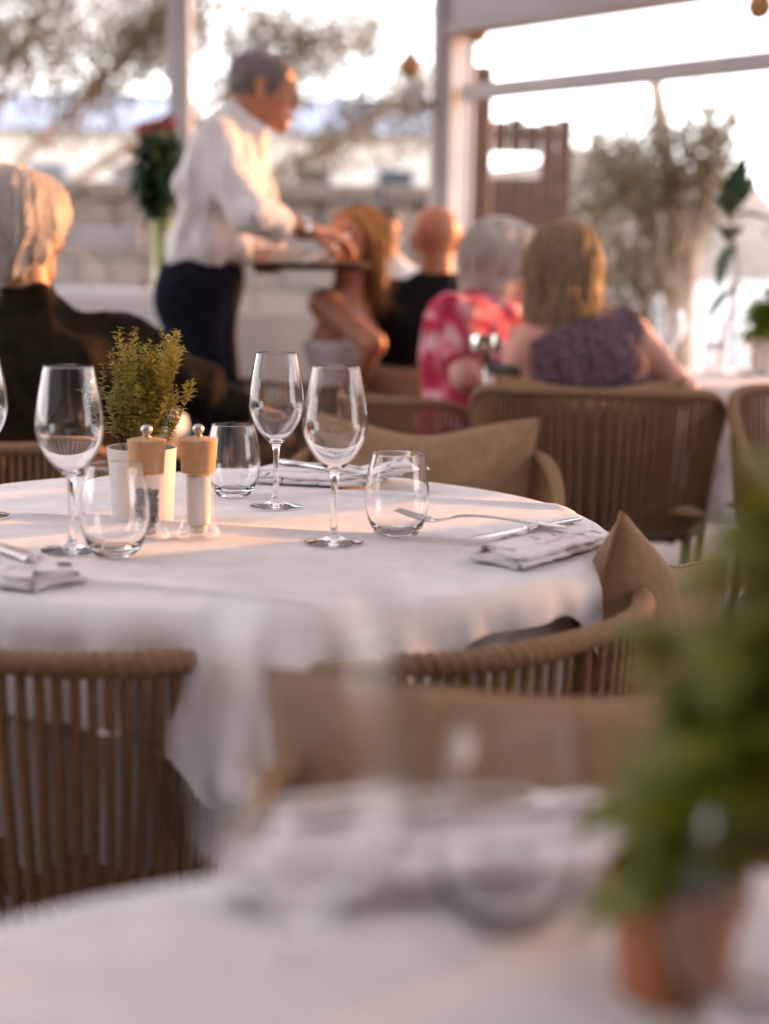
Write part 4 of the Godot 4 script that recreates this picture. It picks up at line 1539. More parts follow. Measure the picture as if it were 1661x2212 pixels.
func build_main_table() -> void:
	dining_table(MAIN, R_MAIN, "round table in focus with thyme, mills and empty glasses")
	var under := draped(R_MAIN - 0.016, TOP - 0.0045, func(_phi): return R_MAIN + 0.50, [[17.0, 0.4, 0.8], [11.0, 2.0, 0.6]], 0.0, 5, 30, 320, 0.0007, -1.0)
	single("tablecloth", under.mesh(), M.linen, MAIN, 0, "long white under-cloth hanging in folds below the table in focus", "tablecloth")
	# pressed folds of the upper cloth: [point, normal towards the eye, height, half length, shift]
	var fold := func(a: Vector3, b: Vector3, h: float):
		var p := Vector2(a.x - MAIN.x, a.z - MAIN.z)
		var q := Vector2(b.x - MAIN.x, b.z - MAIN.z)
		var d := (q - p).normalized()
		creases.append([(p + q) / 2, Vector2(-d.y, d.x), h, (q - p).length() / 2 + 0.05, 0.0])
	fold.call(on(0, 1113, TOP), on(1250, 1192, TOP), 0.0060)
	fold.call(on(700, 1068, TOP), on(1215, 1098, TOP), 0.0052)
	fold.call(on(-60, 1240, TOP), on(640, 1301, TOP), 0.0056)
	var cloth := draped(R_MAIN, TOP, func(phi): return R_MAIN + hang(phi), [[34.0, 1.1, 0.8], [19.0, 0.3, 0.8]], 0.08, 9, 30, 560, 0.0007, 1.0, deg_to_rad(14.0))
	creases = []
	single("tablecloth", cloth.mesh(), M.linen, MAIN, 0, "square white upper cloth with pressed folds on the table in focus", "tablecloth")
	var T := TOP + 0.0012
	wine_glass(on(722, 1173, T), "wine glass beside the middle right tumbler, in front of the beige cushion")
	wine_glass(on(597, 1094, T), "wine glass farthest back on the table in focus, past the mills")
	wine_glass(on(157, 1190, T), "wine glass standing behind the tumbler at the table's near left")
	wine_glass(on(-40, 1116, T), "wine glass cut by the left edge of the picture")
	tumbler(on(250, 1198, T), "tumbler standing in front of the pepper mill")
	tumbler(on(856, 1158, T), "tumbler next to the knife and fork, right of the wine glasses")
	tumbler(on(505, 1070, T), "tumbler right behind the salt mill")
	mill(on(320, 1160, T), 0.4, true, "pepper mill of clear acrylic with wooden cap and steel ball")
	mill(on(430, 1157, T), 1.4, false, "salt mill of clear acrylic with wooden cap and steel ball")
	# thyme in a white pot
	var pp := on(309, 1122, T)
	var t := thing("thyme_plant", pp, 0, "bushy green thyme in a white ceramic pot behind the mills", "potted herb")
	part(t, "pot", lathe(curve2([[0, 0.0], [0.036, 0], [0.0385, 0.002], [0.0395, 0.02], [0.0425, 0.086], [0.0432, 0.0895], [0.0422, 0.0912], [0.0405, 0.0905], [0.0395, 0.080], [0, 0.078]], 3), 56).mesh(), M.ceramic)
	part(t, "soil", lathe(curve2([[0.0398, 0.076], [0.03, 0.0815], [0.015, 0.084], [0, 0.0845]], 3), 32).mesh(), M.soil)
	var th := thyme(Vector3(0, 0.08, 0), 0.172, 0.60, 46, 4)
	part(t, "stems", (th[0] as Soup).mesh(), M.thyme_stem)
	part(t, "foliage", (th[1] as Soup).mesh(), M.thyme).set_meta("kind", "stuff")
	# places laid: napkin, knife and fork
	var place := func(a: Vector3, b: Vector3, w: float, rise: float, sd: int, where: String, cut: Array):
		var mid := (a + b) / 2
		var d := (b - a)
		var turn := atan2(-d.z, d.x)
		single("napkin", napkin(d.length(), w, rise, sd).mesh(), M.napkin, Vector3(mid.x, T - 0.0004, mid.z), turn, "folded white napkin " + where, "napkin", "folded napkins with cutlery")
		for q in cut:
			var f := Basis(Vector3.UP, turn + q[1])
			cutlery(q[0], Transform3D(f * Basis(Vector3.BACK, q[3]), Vector3(mid.x, T + q[2], mid.z) + Basis(Vector3.UP, turn) * (q[4] as Vector3)), "steel %s lying on the napkin %s" % [q[0], where])
	place.call(on(1075, 1222, T), on(1265, 1168, T), 0.075, 0.0, 3, "at the right of the table in focus", [["knife", PI - 0.10, 0.0250, 0.0, Vector3(0.100, 0, -0.012)]])
	var fa := on(1222, 1190, T)
	var fb := on(925, 1160, T)
	cutlery("fork", Transform3D(Basis(Vector3.UP, atan2(-(fb - fa).z, (fb - fa).x)) * Basis(Vector3.BACK, -0.02), Vector3(fa.x, T + 0.0265, fa.z)), "steel fork lying across the napkin at the right of the table in focus")
	place.call(on(560, 1035, T), on(885, 1052, T), 0.10, 1.2, 6, "at the back of the table in focus", [["knife", -0.42, 0.0250, -0.03, Vector3(-0.10, 0, -0.030)], ["fork", -0.22, 0.0240, -0.02, Vector3(-0.085, 0, -0.015)]])
	place.call(on(-110, 1222, T), on(118, 1268, T), 0.075, 0.0, 8, "at the left of the table in focus", [["knife", PI - 0.25, 0.0245, 0.0, Vector3(0.055, 0, 0.004)], ["fork", PI + 0.02, 0.0235, 0.0, Vector3(0.045, 0, -0.014)]])

# ------------------------------------------------------------------ the table at the eye's side
const NEAR := Vector3(0.085, 0, -0.31)
func build_near_table() -> void:
	dining_table(NEAR, 0.43, "round table nearest the eye, blurred, with the basil")
	var cloth := draped(0.43, TOP, func(_phi): return 0.43 + 0.26, [[9.0, 0.4, 0.8], [7.0, 2.0, 0.6]], 0.06, 15, 20, 200)
	single("tablecloth", cloth.mesh(), M.linen, NEAR, 0, "blurred white cloth on the nearest table", "tablecloth")
	var T := TOP + 0.0012
	wine_glass(on(650, 2470, T), "blurred wine glass on the nearest table, before the brown cushion")
	tumbler(on(1090, 1985, T), "blurred tumbler on the nearest table, beside the terracotta pot")
	tumbler(on(1600, 2190, T), "blurred tumbler in the lower right corner behind the pot")
	var a := on(560, 1900, T)
	var b := on(1330, 1850, T)
	single("napkin", napkin(a.distance_to(b), 0.085, 0.0, 12).mesh(), M.napkin, (a + b) / 2 - Vector3(0, 0.0004, 0), atan2(-(b - a).z, (b - a).x), "blurred folded white napkin at the far edge of the nearest table", "napkin", "folded napkins with cutlery")
	cutlery("knife", Transform3D(Basis(Vector3.UP, atan2(-(b - a).z, (b - a).x) + 0.1), (a + b) / 2 + Vector3(-0.08, 0.0245, 0.012)), "blurred steel knife lying on the nearest napkin")
	cutlery("fork", Transform3D(Basis(Vector3.UP, atan2(-(b - a).z, (b - a).x) - 0.05), (a + b) / 2 + Vector3(-0.09, 0.0235, -0.018)), "blurred steel fork lying on the nearest napkin")
	# basil
	var p := on(1450, 2130, T)
	var t := thing("basil_plant", p, 0, "large blurred green basil in a small terracotta pot on the nearest table", "potted herb")
	part(t, "pot", lathe(curve2([[0, 0.0], [0.022, 0], [0.024, 0.002], [0.0285, 0.040], [0.0315, 0.041], [0.0325, 0.054], [0.0305, 0.055], [0.0285, 0.050], [0, 0.048]], 3), 40).mesh(), M.terracotta)
	part(t, "soil", lathe(curve2([[0.0292, 0.047], [0.015, 0.051], [0, 0.051]], 3), 24).mesh(), M.soil)
	var r := RandomNumberGenerator.new()
	r.seed = 12
	var stems := Soup.new()
	var variants := []
	for k in 4:
		variants.append(leaf(0.034 + 0.004 * k, 0.024 + 0.002 * k, 0.35 + 0.12 * k, -0.35, 6).mesh())
	var q := 0
	for k in 28:
		var ang := r.randf() * TAU
		var out := sqrt(r.randf())
		var h := r.randf_range(0.085, 0.245) * (1.0 - 0.2 * out)
		var foot := Vector3(cos(ang), 0, sin(ang)) * 0.012 * out + Vector3(0, 0.048, 0)
		var top := foot + Vector3(cos(ang) * out * 0.030 + 0.078 * pow(h / 0.2, 1.3), h, sin(ang) * out * 0.040)
		var path := spline(PackedVector3Array([foot, foot.lerp(top, 0.5) + Vector3(cos(ang), 0.4, sin(ang)) * 0.006, top]), 4)
		stems.add(tube(path, 0.0019, 0.0012, 6))
		for m in 5:
			var f := 0.30 + 0.175 * m
			var pos := path[clampi(int(f * 8.0), 0, 8)]
			for side in (2 if m < 4 else 3):
				var sc := r.randf_range(0.6, 1.05)
				var o := part(t, "leaf", variants[q % 4], M.basil)
				o.basis = Basis(Vector3.UP, ang + m * 1.57 + side * PI + r.randf_range(-0.4, 0.4)) * Basis(Vector3.RIGHT, r.randf_range(-0.75, 0.25)) * Basis(Vector3.BACK, r.randf_range(-0.3, 0.3)).scaled(Vector3(sc, sc, sc))
				o.position = pos
				q += 1
	part(t, "stems", stems.mesh(), M.basil)

# ------------------------------------------------------------------ chairs and their cushions
func build_chairs() -> void:
	var proto := make_chair()
	var first := true
	var put := func(where: Vector3, turn: float, label: String):
		var o: Node3D = proto.duplicate()
		o.name = numbered("rope_chair")
		add_child(o)
		o.position = Vector3(where.x, 0, where.z)
		o.rotation.y = turn
		tag(o, label, "armchair", "woven rope armchairs")
		return o
	var back := func(px: float, py: float, turn: float, deep := 0.285) -> Vector3:      # chair origin from where the middle of its back rail shows
		var p := on(px, py, 0.728)
		return Vector3(p.x, 0, p.z) + Basis(Vector3.UP, turn) * Vector3(0, 0, deep)
	# turn 0 faces the eye (+z); PI faces away
	var c1 := Vector3(-0.405, 0, -1.275) + Vector3(0.38, 0, -0.92) * 0.285
	put.call(c1, PI - 0.39, "tan rope chair with its rounded back to us at the near left")
	put.call(back.call(1238, 1346, PI + 0.84), PI + 0.84, "dark rope chair tucked in at the right side of the table in focus")
	var c3 := Vector3(0.175, 0, -0.80)
	put.call(c3, 0.10, "blurred rope chair behind the nearest table with a brown cushion")
	var c4 := Vector3(0.055, 0, -2.60)
	put.call(c4, -0.12, "rope chair with beige cushion at the back of the table in focus")
	var c5 := at(40, 900, 3.05)
	put.call(c5, PI - 0.15, "rope chair of the white-haired man at the left edge")
	var c6 := on(1285, 850, 0.800)
	var big: Node3D = put.call(c6 + Vector3(0.05, 0, -0.31), PI - 0.16, "rope chair of the blonde guest in the purple top")
	big.scale = Vector3(1.14, 1.12, 1.12)
	(put.call(Vector3(1.10, 0, -3.18), 0.05, "sunlit rope chair at the right edge before the bright table") as Node3D).scale = Vector3(1.12, 1.12, 1.12)
	put.call(at(965, 840, 4.2), PI - 0.9, "rope chair of the white-haired lady in pink")
	put.call(at(700, 740, 4.75), PI - 0.55, "rope chair of the bare-shouldered woman beside the waiter")
	put.call(at(900, 800, 4.85), PI - 0.1, "rope chair of the bald man in black")
	proto.free()
	cushion(c3 + Vector3(-0.01, 0.385, -0.17), 0.12, -0.20, 0.50, 0.40, 4, "blurred brown cushion on the chair behind the nearest table", 0.02)
	cushion(c4 + Vector3(0.005, 0.435, -0.15), -0.12, -0.20, 0.47, 0.36, 9, "beige cushion on the chair at the back of the table in focus", 0.06)
	var o2: Vector3 = back.call(1238, 1346, PI + 0.84)
	cushion(o2 + Basis(Vector3.UP, PI + 0.84) * Vector3(-0.235, 0.42, -0.14), PI + 0.95, -0.20, 0.38, 0.36, 13, "brown cushion on the dark chair at the right of the table in focus", 0.04, 0.30)
	cushion(Vector3(c6.x + 0.0, 0.435, c6.z - 0.11), PI - 0.1, -0.10, 0.44, 0.40, 17, "beige cushion behind the blonde guest's back", 0.03)
	var c9 := at(880, 770, 4.62)
	cushion(Vector3(c9.x, 0.42, c9.z), PI - 0.3, -0.15, 0.42, 0.38, 21, "pale cushion behind the bald man's back", 0.03)

# ------------------------------------------------------------------ things farther back
func build_far_things() -> void:
	var ft := Vector3(1.22, 0, -4.55)
	dining_table(ft, 0.45, "bright round table at the right edge, past the blonde guest")
	var cl := draped(0.45, TOP, func(_phi): return 0.45 + 0.42, [[9.0, 0.4, 0.8], [6.0, 2.0, 0.6]], 0.05, 25, 20, 160)
	single("tablecloth", cl.mesh(), M.linen, ft, 0, "sunlit white cloth on the table at the right edge", "tablecloth")
	var T := TOP + 0.0012
	# tall bottle with a rubber-plant twig
	var b := on(1578, 806, T)
	var v := thing("bottle_vase", b, 0, "tall clear bottle holding a leafy twig on the bright right-hand table", "vase")
	part(v, "bottle", lathe(curve2([[0, 0.002], [0.034, 0.0], [0.040, 0.004], [0.041, 0.02], [0.041, 0.14], [0.036, 0.165], [0.018, 0.20], [0.0135, 0.23], [0.0135, 0.285], [0.0155, 0.287], [0.0155, 0.297], [0.0125, 0.298], [0.011, 0.285], [0.011, 0.23], [0.0155, 0.20], [0.033, 0.165], [0.038, 0.14], [0.038, 0.02], [0.034, 0.008], [0, 0.007]], 3), 40).mesh(), M.glass)
	var tw := thing("leafy_twig", b + Vector3(0, 0.01, 0), 0, "upright twig with thick dark green leaves in the tall bottle", "twig")
	var tip := at(1575, 440, -b.z) - b
	var path := spline(PackedVector3Array([Vector3(0.004, 0, 0), Vector3(-0.004, 0.2, 0), Vector3(0.002, 0.33, 0), tip - Vector3(0, 0.01, 0)]), 5)
	part(tw, "stem", tube(path, 0.0045, 0.0035, 8).mesh(), M.bark)
	var lv := leaf(0.185, 0.100, 0.15, 0.25, 6).mesh()
	for q in [[0.99, 0.35, -1.35, 1.0], [0.97, 2.3, -0.95, 0.95], [0.95, 1.5, 0.05, 0.85], [0.93, -1.7, -1.0, 0.9], [0.96, -0.4, -0.6, 0.8], [0.86, -1.2, 1.1, 0.9], [0.55, -1.4, 0.75, 0.85], [0.9, 3.0, 0.2, 0.8]]:
		var o := part(tw, "leaf", lv, M.dark_leaf)
		o.position = path[int(q[0] * (path.size() - 1))]
		o.basis = Basis(Vector3.UP, q[1]) * Basis(Vector3.RIGHT, q[2]).scaled(Vector3(q[3], q[3], q[3]))
	# shakers, herb pot, glasses
	for q in [[1530, "clear glass shaker left of its twin on the bright table"], [1551, "clear glass shaker between its twin and the tall bottle"]]:
		var s := thing("shaker", on(q[0], 808, T), 0, q[1], "shaker", "glass shakers")
		part(s, "jar", lathe(curve2([[0, 0.001], [0.013, 0], [0.0145, 0.002], [0.0125, 0.06], [0.012, 0.086], [0.010, 0.086], [0.0105, 0.06], [0.012, 0.006], [0, 0.005]], 3), 24).mesh(), M.glass)
		part(s, "lid", lathe(curve2([[0, 0.085], [0.0128, 0.085], [0.0128, 0.100], [0.009, 0.107], [0, 0.108]], 3), 24).mesh(), M.steel_brushed)
	var hp := on(1652, 812, T)
	var h := thing("herb_plant", hp, 0, "bright green herb in a pale pot at the right edge", "potted herb")
	part(h, "pot", lathe(curve2([[0, 0], [0.045, 0], [0.048, 0.003], [0.058, 0.115], [0.060, 0.12], [0.056, 0.12], [0.052, 0.10], [0, 0.10]], 3), 36).mesh(), M.ceramic)
	var hg := Soup.new()
	var hl := leaf(0.045, 0.03, 0.3, 0.3, 3)
	for k in 420:
		var d := Vector3(rng.randfn(), absf(rng.randfn()), rng.randfn()).normalized() * rng.randf_range(0.4, 1.0)
		hg.add(hl, Transform3D(Basis.from_euler(Vector3(rng.randf_range(-1.0, 0.5), rng.randf() * TAU, 0)), Vector3(0, 0.11, 0) + d * Vector3(0.075, 0.17, 0.075)))
	part(h, "foliage", hg.mesh(), leafy(Color(0.17, 0.28, 0.025), Color(0.30, 0.42, 0.04), 0.7)).set_meta("kind", "stuff")
	part(h, "stems", tube(line(Vector3(0, 0.09, 0), Vector3(0, 0.22, 0), 2), 0.004, 0.002, 6).mesh(), M.thyme_stem)
	wine_glass(on(1450, 800, T), "blurred wine glass in the glare on the bright right-hand table")
	tumbler(on(1620, 815, T), "blurred tumbler between the tall bottle and the herb pot")
	# a single yellow flower on a thin stalk before the view
	var yb := at(1280, 800, 4.75)
	var yf := thing("yellow_flower", Vector3(yb.x, 0.755, yb.z), 0, "small yellow-green flower above the blonde guest's head", "flower")
	var ytip := at(1285, 458, 4.75) - yf.position
	part(yf, "stalk", tube(spline(PackedVector3Array([Vector3.ZERO, Vector3(0.02, ytip.y * 0.5, 0), ytip]), 4), 0.0016, 0.0012, 5).mesh(), M.basil)
	var pet := Soup.new()
	for k in 9:
		pet.add(leaf(0.018, 0.011, 0.1, 0.2, 3), Transform3D(Basis(Vector3.UP, TAU * k / 9.0) * Basis(Vector3.RIGHT, -0.5), ytip))
	part(yf, "petals", pet.mesh(), M.yellow_petal)
	# service counter with cloth and a bouquet in a glass vase
	var cp := Vector3(at(120, 660, 6.0).x, 0, -6.0)
	var ct := thing("service_counter", cp, 0, "high white-clothed counter behind the white-haired man", "counter")
	part(ct, "top", shift(box(Vector3(1.05, 0.04, 0.5), 0.006), Vector3(0, 0.955, 0)).mesh(), M.brown_wood)
	for sx in [-1, 1]:
		part(ct, "side", shift(box(Vector3(0.04, 0.93, 0.46), 0.006), Vector3(sx * 0.48, 0.465, 0)).mesh(), M.brown_wood)
	var dr := PackedVector3Array()
	for j in 15:
		for i in 121:
			var f := i / 120.0 * 4.0
			var k := int(floor(f)) % 4
			var g: float = f - floorf(f)
			var hw := 0.535
			var hd := 0.26
			var e: Vector2 = [Vector2(lerpf(-hw, hw, g), hd), Vector2(hw, lerpf(hd, -hd, g)), Vector2(lerpf(hw, -hw, g), -hd), Vector2(-hw, lerpf(-hd, hd, g))][k]
			if j == 0:
				dr.append(Vector3(0, 0.979, 0))
			elif j == 1:
				dr.append(Vector3(e.x, 0.979, e.y))
			else:
				var wv := 1.0 + 0.018 * sin(f * 19.0) * (j - 1) / 13.0
				dr.append(Vector3(e.x * wv, 0.979 - 0.045 * (j - 1), e.y * (1.0 + (wv - 1.0) * 2.0)))
	single("tablecloth", sheet(dr, 120, true).mesh(), M.linen, cp, 0, "white cloth hanging over the high counter behind the white-haired man", "tablecloth")
	var vb := at(352, 640, 5.85)
	vb.y = 0.981
	var vs := thing("glass_vase", vb, 0, "greenish glass vase on the high counter", "vase")
	var vg := StandardMaterial3D.new()
	vg.albedo_color = Color(0.75, 0.82, 0.55, 0.35)
	vg.roughness = 0.05
	vg.transparency = BaseMaterial3D.TRANSPARENCY_ALPHA
	part(vs, "wall", lathe(curve2([[0, 0.002], [0.04, 0], [0.045, 0.004], [0.042, 0.1], [0.05, 0.26], [0.047, 0.26], [0.039, 0.1], [0.041, 0.01], [0, 0.008]], 3), 32).mesh(), vg)
	var bq := thing("bouquet", vb + Vector3(0, 0.01, 0), 0, "dark green bouquet with pink blooms in the glass vase", "bouquet")
	var st := Soup.new()
	var lf := Soup.new()
	var one := leaf(0.085, 0.045, 0.35, 0.25, 4)
	for k in 14:
		var a := TAU * k / 14.0 + rng.randf()
		var tip2 := Vector3(cos(a) * 0.11, rng.randf_range(0.5, 0.66), sin(a) * 0.10)
		st.add(tube(spline(PackedVector3Array([Vector3(cos(a) * 0.02, 0, sin(a) * 0.02), Vector3(cos(a) * 0.02, 0.25, sin(a) * 0.02), tip2]), 4), 0.003, 0.002, 5))
	for k in 420:
		var d := Vector3(rng.randfn(), rng.randfn(), rng.randfn()).normalized() * pow(rng.randf(), 0.4)
		lf.add(one, Transform3D(Basis.from_euler(Vector3(rng.randf_range(-1.0, 1.0), rng.randf() * TAU, rng.randf_range(-0.5, 0.5))), Vector3(-0.015, 0.46, 0) + d * Vector3(0.075, 0.19, 0.075)))
	part(bq, "stems", st.mesh(), M.dark_leaf)
	part(bq, "foliage", lf.mesh(), M.dark_leaf).set_meta("kind", "stuff")
	var pt := leaf(0.065, 0.048, -0.5, 0.3, 4)
	for q in [[310, 296, 1.0], [340, 285, 0.9], [365, 282, 0.9]]:
		var bl := Soup.new()
		for ring in 3:
			for k in 8:
				bl.add(pt, Transform3D(Basis(Vector3.UP, TAU * k / 8.0 + ring * 0.4) * Basis(Vector3.RIGHT, -0.25 - ring * 0.45).scaled(Vector3.ONE * (1.0 - ring * 0.2)), Vector3.ZERO))
		part(bq, "bloom", bl.mesh(), M.pink_petal, at(q[0], q[1], 5.85) - bq.position)
	# a crutch leaning on the blonde guest's chair
	var cr := thing("crutch", Vector3(at(1075, 960, 3.55).x, 0, -3.55), 0, "grey metal crutch with black grip leaning between the two chairs", "crutch")
	var ctop := at(1047, 742, 3.62) - cr.position
	var cbot := Vector3(0.02, 0.01, 0.1)
	var grip := at(1052, 790, 3.62) - cr.position
	part(cr, "tube", tube(line(cbot, grip, 4), 0.011, 0.011, 10).mesh(), M.steel_brushed)
	part(cr, "cuff_arm", tube(line(grip, ctop, 3), 0.010, 0.008, 10).mesh(), M.dark_metal)
	part(cr, "cuff", moved(lathe(PackedVector2Array([Vector2(0.036, -0.02), Vector2(0.04, -0.02), Vector2(0.04, 0.02), Vector2(0.036, 0.02), Vector2(0.036, -0.02)]), 20), Transform3D(Basis(), ctop)).mesh(), M.steel)
	part(cr, "grip", tube(line(grip, grip + Vector3(0.07, -0.012, 0.06), 3), 0.014, 0.016, 10).mesh(), M.dark_metal)
	part(cr, "ferrule", tube(line(cbot + Vector3(0, -0.01, 0), cbot + Vector3(0, 0.03, 0)), 0.017, 0.014, 10).mesh(), M.dark_metal)
	# trees
	var tb := at(1490, 500, 11.0)
	tree("pine_tree", Vector3(tb.x, -3.0, tb.z), 5.6, 0.16, Vector3(-0.25, 0, 0), [[Vector3(-0.5, 4.9, 0), Vector3(0.8, 0.32, 0.8), 1.0], [Vector3(-1.1, 4.45, 0.2), Vector3(0.75, 0.28, 0.7), 0.8], [Vector3(-0.35, 4.2, -0.3), Vector3(0.5, 0.3, 0.5), 0.5], [Vector3(-0.9, 3.75, 0.3), Vector3(0.5, 0.2, 0.5), 0.35], [Vector3(0.1, 5.2, 0.1), Vector3(0.5, 0.3, 0.5), 0.5], [Vector3(-0.75, 3.3, 0.2), Vector3(0.45, 0.2, 0.4), 0.3]], 2300, 0.085, 5, "sparse tree against the glare at the right, its trunk sunlit", M.bark_pale)
	tree("pine_tree", Vector3(-4.9, -2.6, -14.0), 9.0, 0.15, Vector3(2.4, 0, 0.5), [[Vector3(0.9, 5.9, 0), Vector3(1.5, 0.45, 1.2), 1.0], [Vector3(2.9, 6.0, 0.4), Vector3(1.4, 0.4, 1.1), 1.0], [Vector3(4.5, 5.9, 0.2), Vector3(1.3, 0.55, 1.0), 1.0], [Vector3(1.9, 6.6, 0), Vector3(1.8, 0.5, 1.2), 0.8], [Vector3(5.1, 5.3, 0.1), Vector3(0.6, 0.5, 0.8), 0.5]], 5200, 0.075, 9, "overhanging tree at the top left beyond the windscreen", M.bark_pale)
	# a clipped hedge in a planter along the terrace's sea side, out of the picture on the right: the low sun comes over and through it
	var h0 := Vector3(2.35, 0, -5.05)
	var h1 := Vector3(5.75, 0, -1.55)
	var hd := (h1 - h0).normalized()
	var hn := Vector3(-hd.z, 0, hd.x)
	var hg2 := thing("hedge", h0, 0, "leafy hedge in a planter along the sea side of the terrace", "hedge")
	var hl2 := Soup.new()
	var tw2 := Soup.new()
	var lf2 := leaf(0.12, 0.05, 0.25, 0.3, 2)
	var top_n := fine_noise(51, 1.3)
	for k in 13000:
		var u := rng.randf() * h0.distance_to(h1)
		var hgt := lerpf(1.06, 1.98, u / h0.distance_to(h1)) + 0.36 * top_n.get_noise_1d(u)
		var y := 0.45 + (hgt - 0.45) * rng.randf()
		hl2.add(lf2, Transform3D(Basis.from_euler(Vector3(rng.randf_range(-1.3, 0.7), rng.randf() * TAU, 0)).scaled(Vector3.ONE * rng.randf_range(0.7, 1.2)), hd * u + hn * rng.randfn() * 0.16 + Vector3(0, y, 0)))
	for k in 24:
		var u := h0.distance_to(h1) * (k + 0.5) / 24.0
		tw2.add(tube(spline(PackedVector3Array([hd * u + Vector3(0, 0.4, 0), hd * (u + 0.05) + hn * 0.05 + Vector3(0, 0.9, 0), hd * (u - 0.04) - hn * 0.04 + Vector3(0, 1.45, 0)]), 3), 0.014, 0.005, 6))
	part(hg2, "foliage", hl2.mesh(), M.dark_leaf).set_meta("kind", "stuff")
	part(hg2, "stems", tw2.mesh(), M.bark)
	part(hg2, "planter", moved(box(Vector3(h0.distance_to(h1) + 0.1, 0.45, 0.42), 0.015), Transform3D(Basis(Vector3.UP, atan2(-hd.z, hd.x)), (h1 - h0) / 2 + Vector3(0, 0.225, 0))).mesh(), M.brown_wood)
	build_houses()

func build_houses() -> void:
	var spec := [[-6.6, -30.0, 4.9, 5.6, "pale house with a blue-grey roof beyond the stone wall at the left"], [-0.75, -31.0, 3.5, 5.7, "pale house with a blue-grey roof between the waiter and the corner post"]]
	for q in spec:
		var w: float = q[2]
		var h: float = q[3]
		var t := thing("house", Vector3(q[0], -2.0, q[1]), 0, q[4], "house", "houses along the shore")
		part(t, "wall", shift(box(Vector3(w, h, 5.0), 0.02), Vector3(0, h / 2, 0)).mesh(), M.plaster)
		var rf := Soup.new()
		rf.pos = PackedVector3Array([Vector3(-w / 2 - 0.3, h, 2.8), Vector3(w / 2 + 0.3, h, 2.8), Vector3(w / 2, h + 1.0, 0), Vector3(-w / 2, h + 1.0, 0), Vector3(-w / 2 - 0.3, h, -2.8), Vector3(w / 2 + 0.3, h, -2.8)])
		rf.quad(3, 2, 1, 0)
		rf.quad(4, 5, 2, 3)
		rf.idx.append_array(PackedInt32Array([0, 4, 3, 1, 2, 5]))
		rf.quad(0, 1, 5, 4)
		rf.flat()
		part(t, "roof", rf.mesh(), M.roof_tile)
		for k in int(w / 1.6):
			var o := part(t, "window", box(Vector3(0.8, 1.1, 0.06), 0.01).mesh(), M.white_paint, Vector3(-w / 2 + 1.0 + k * 1.6, h * 0.80, 2.52))
			part(o, "pane", box(Vector3(0.66, 0.96, 0.02), 0.004).mesh(), M.window, Vector3(0, 0, 0.03))

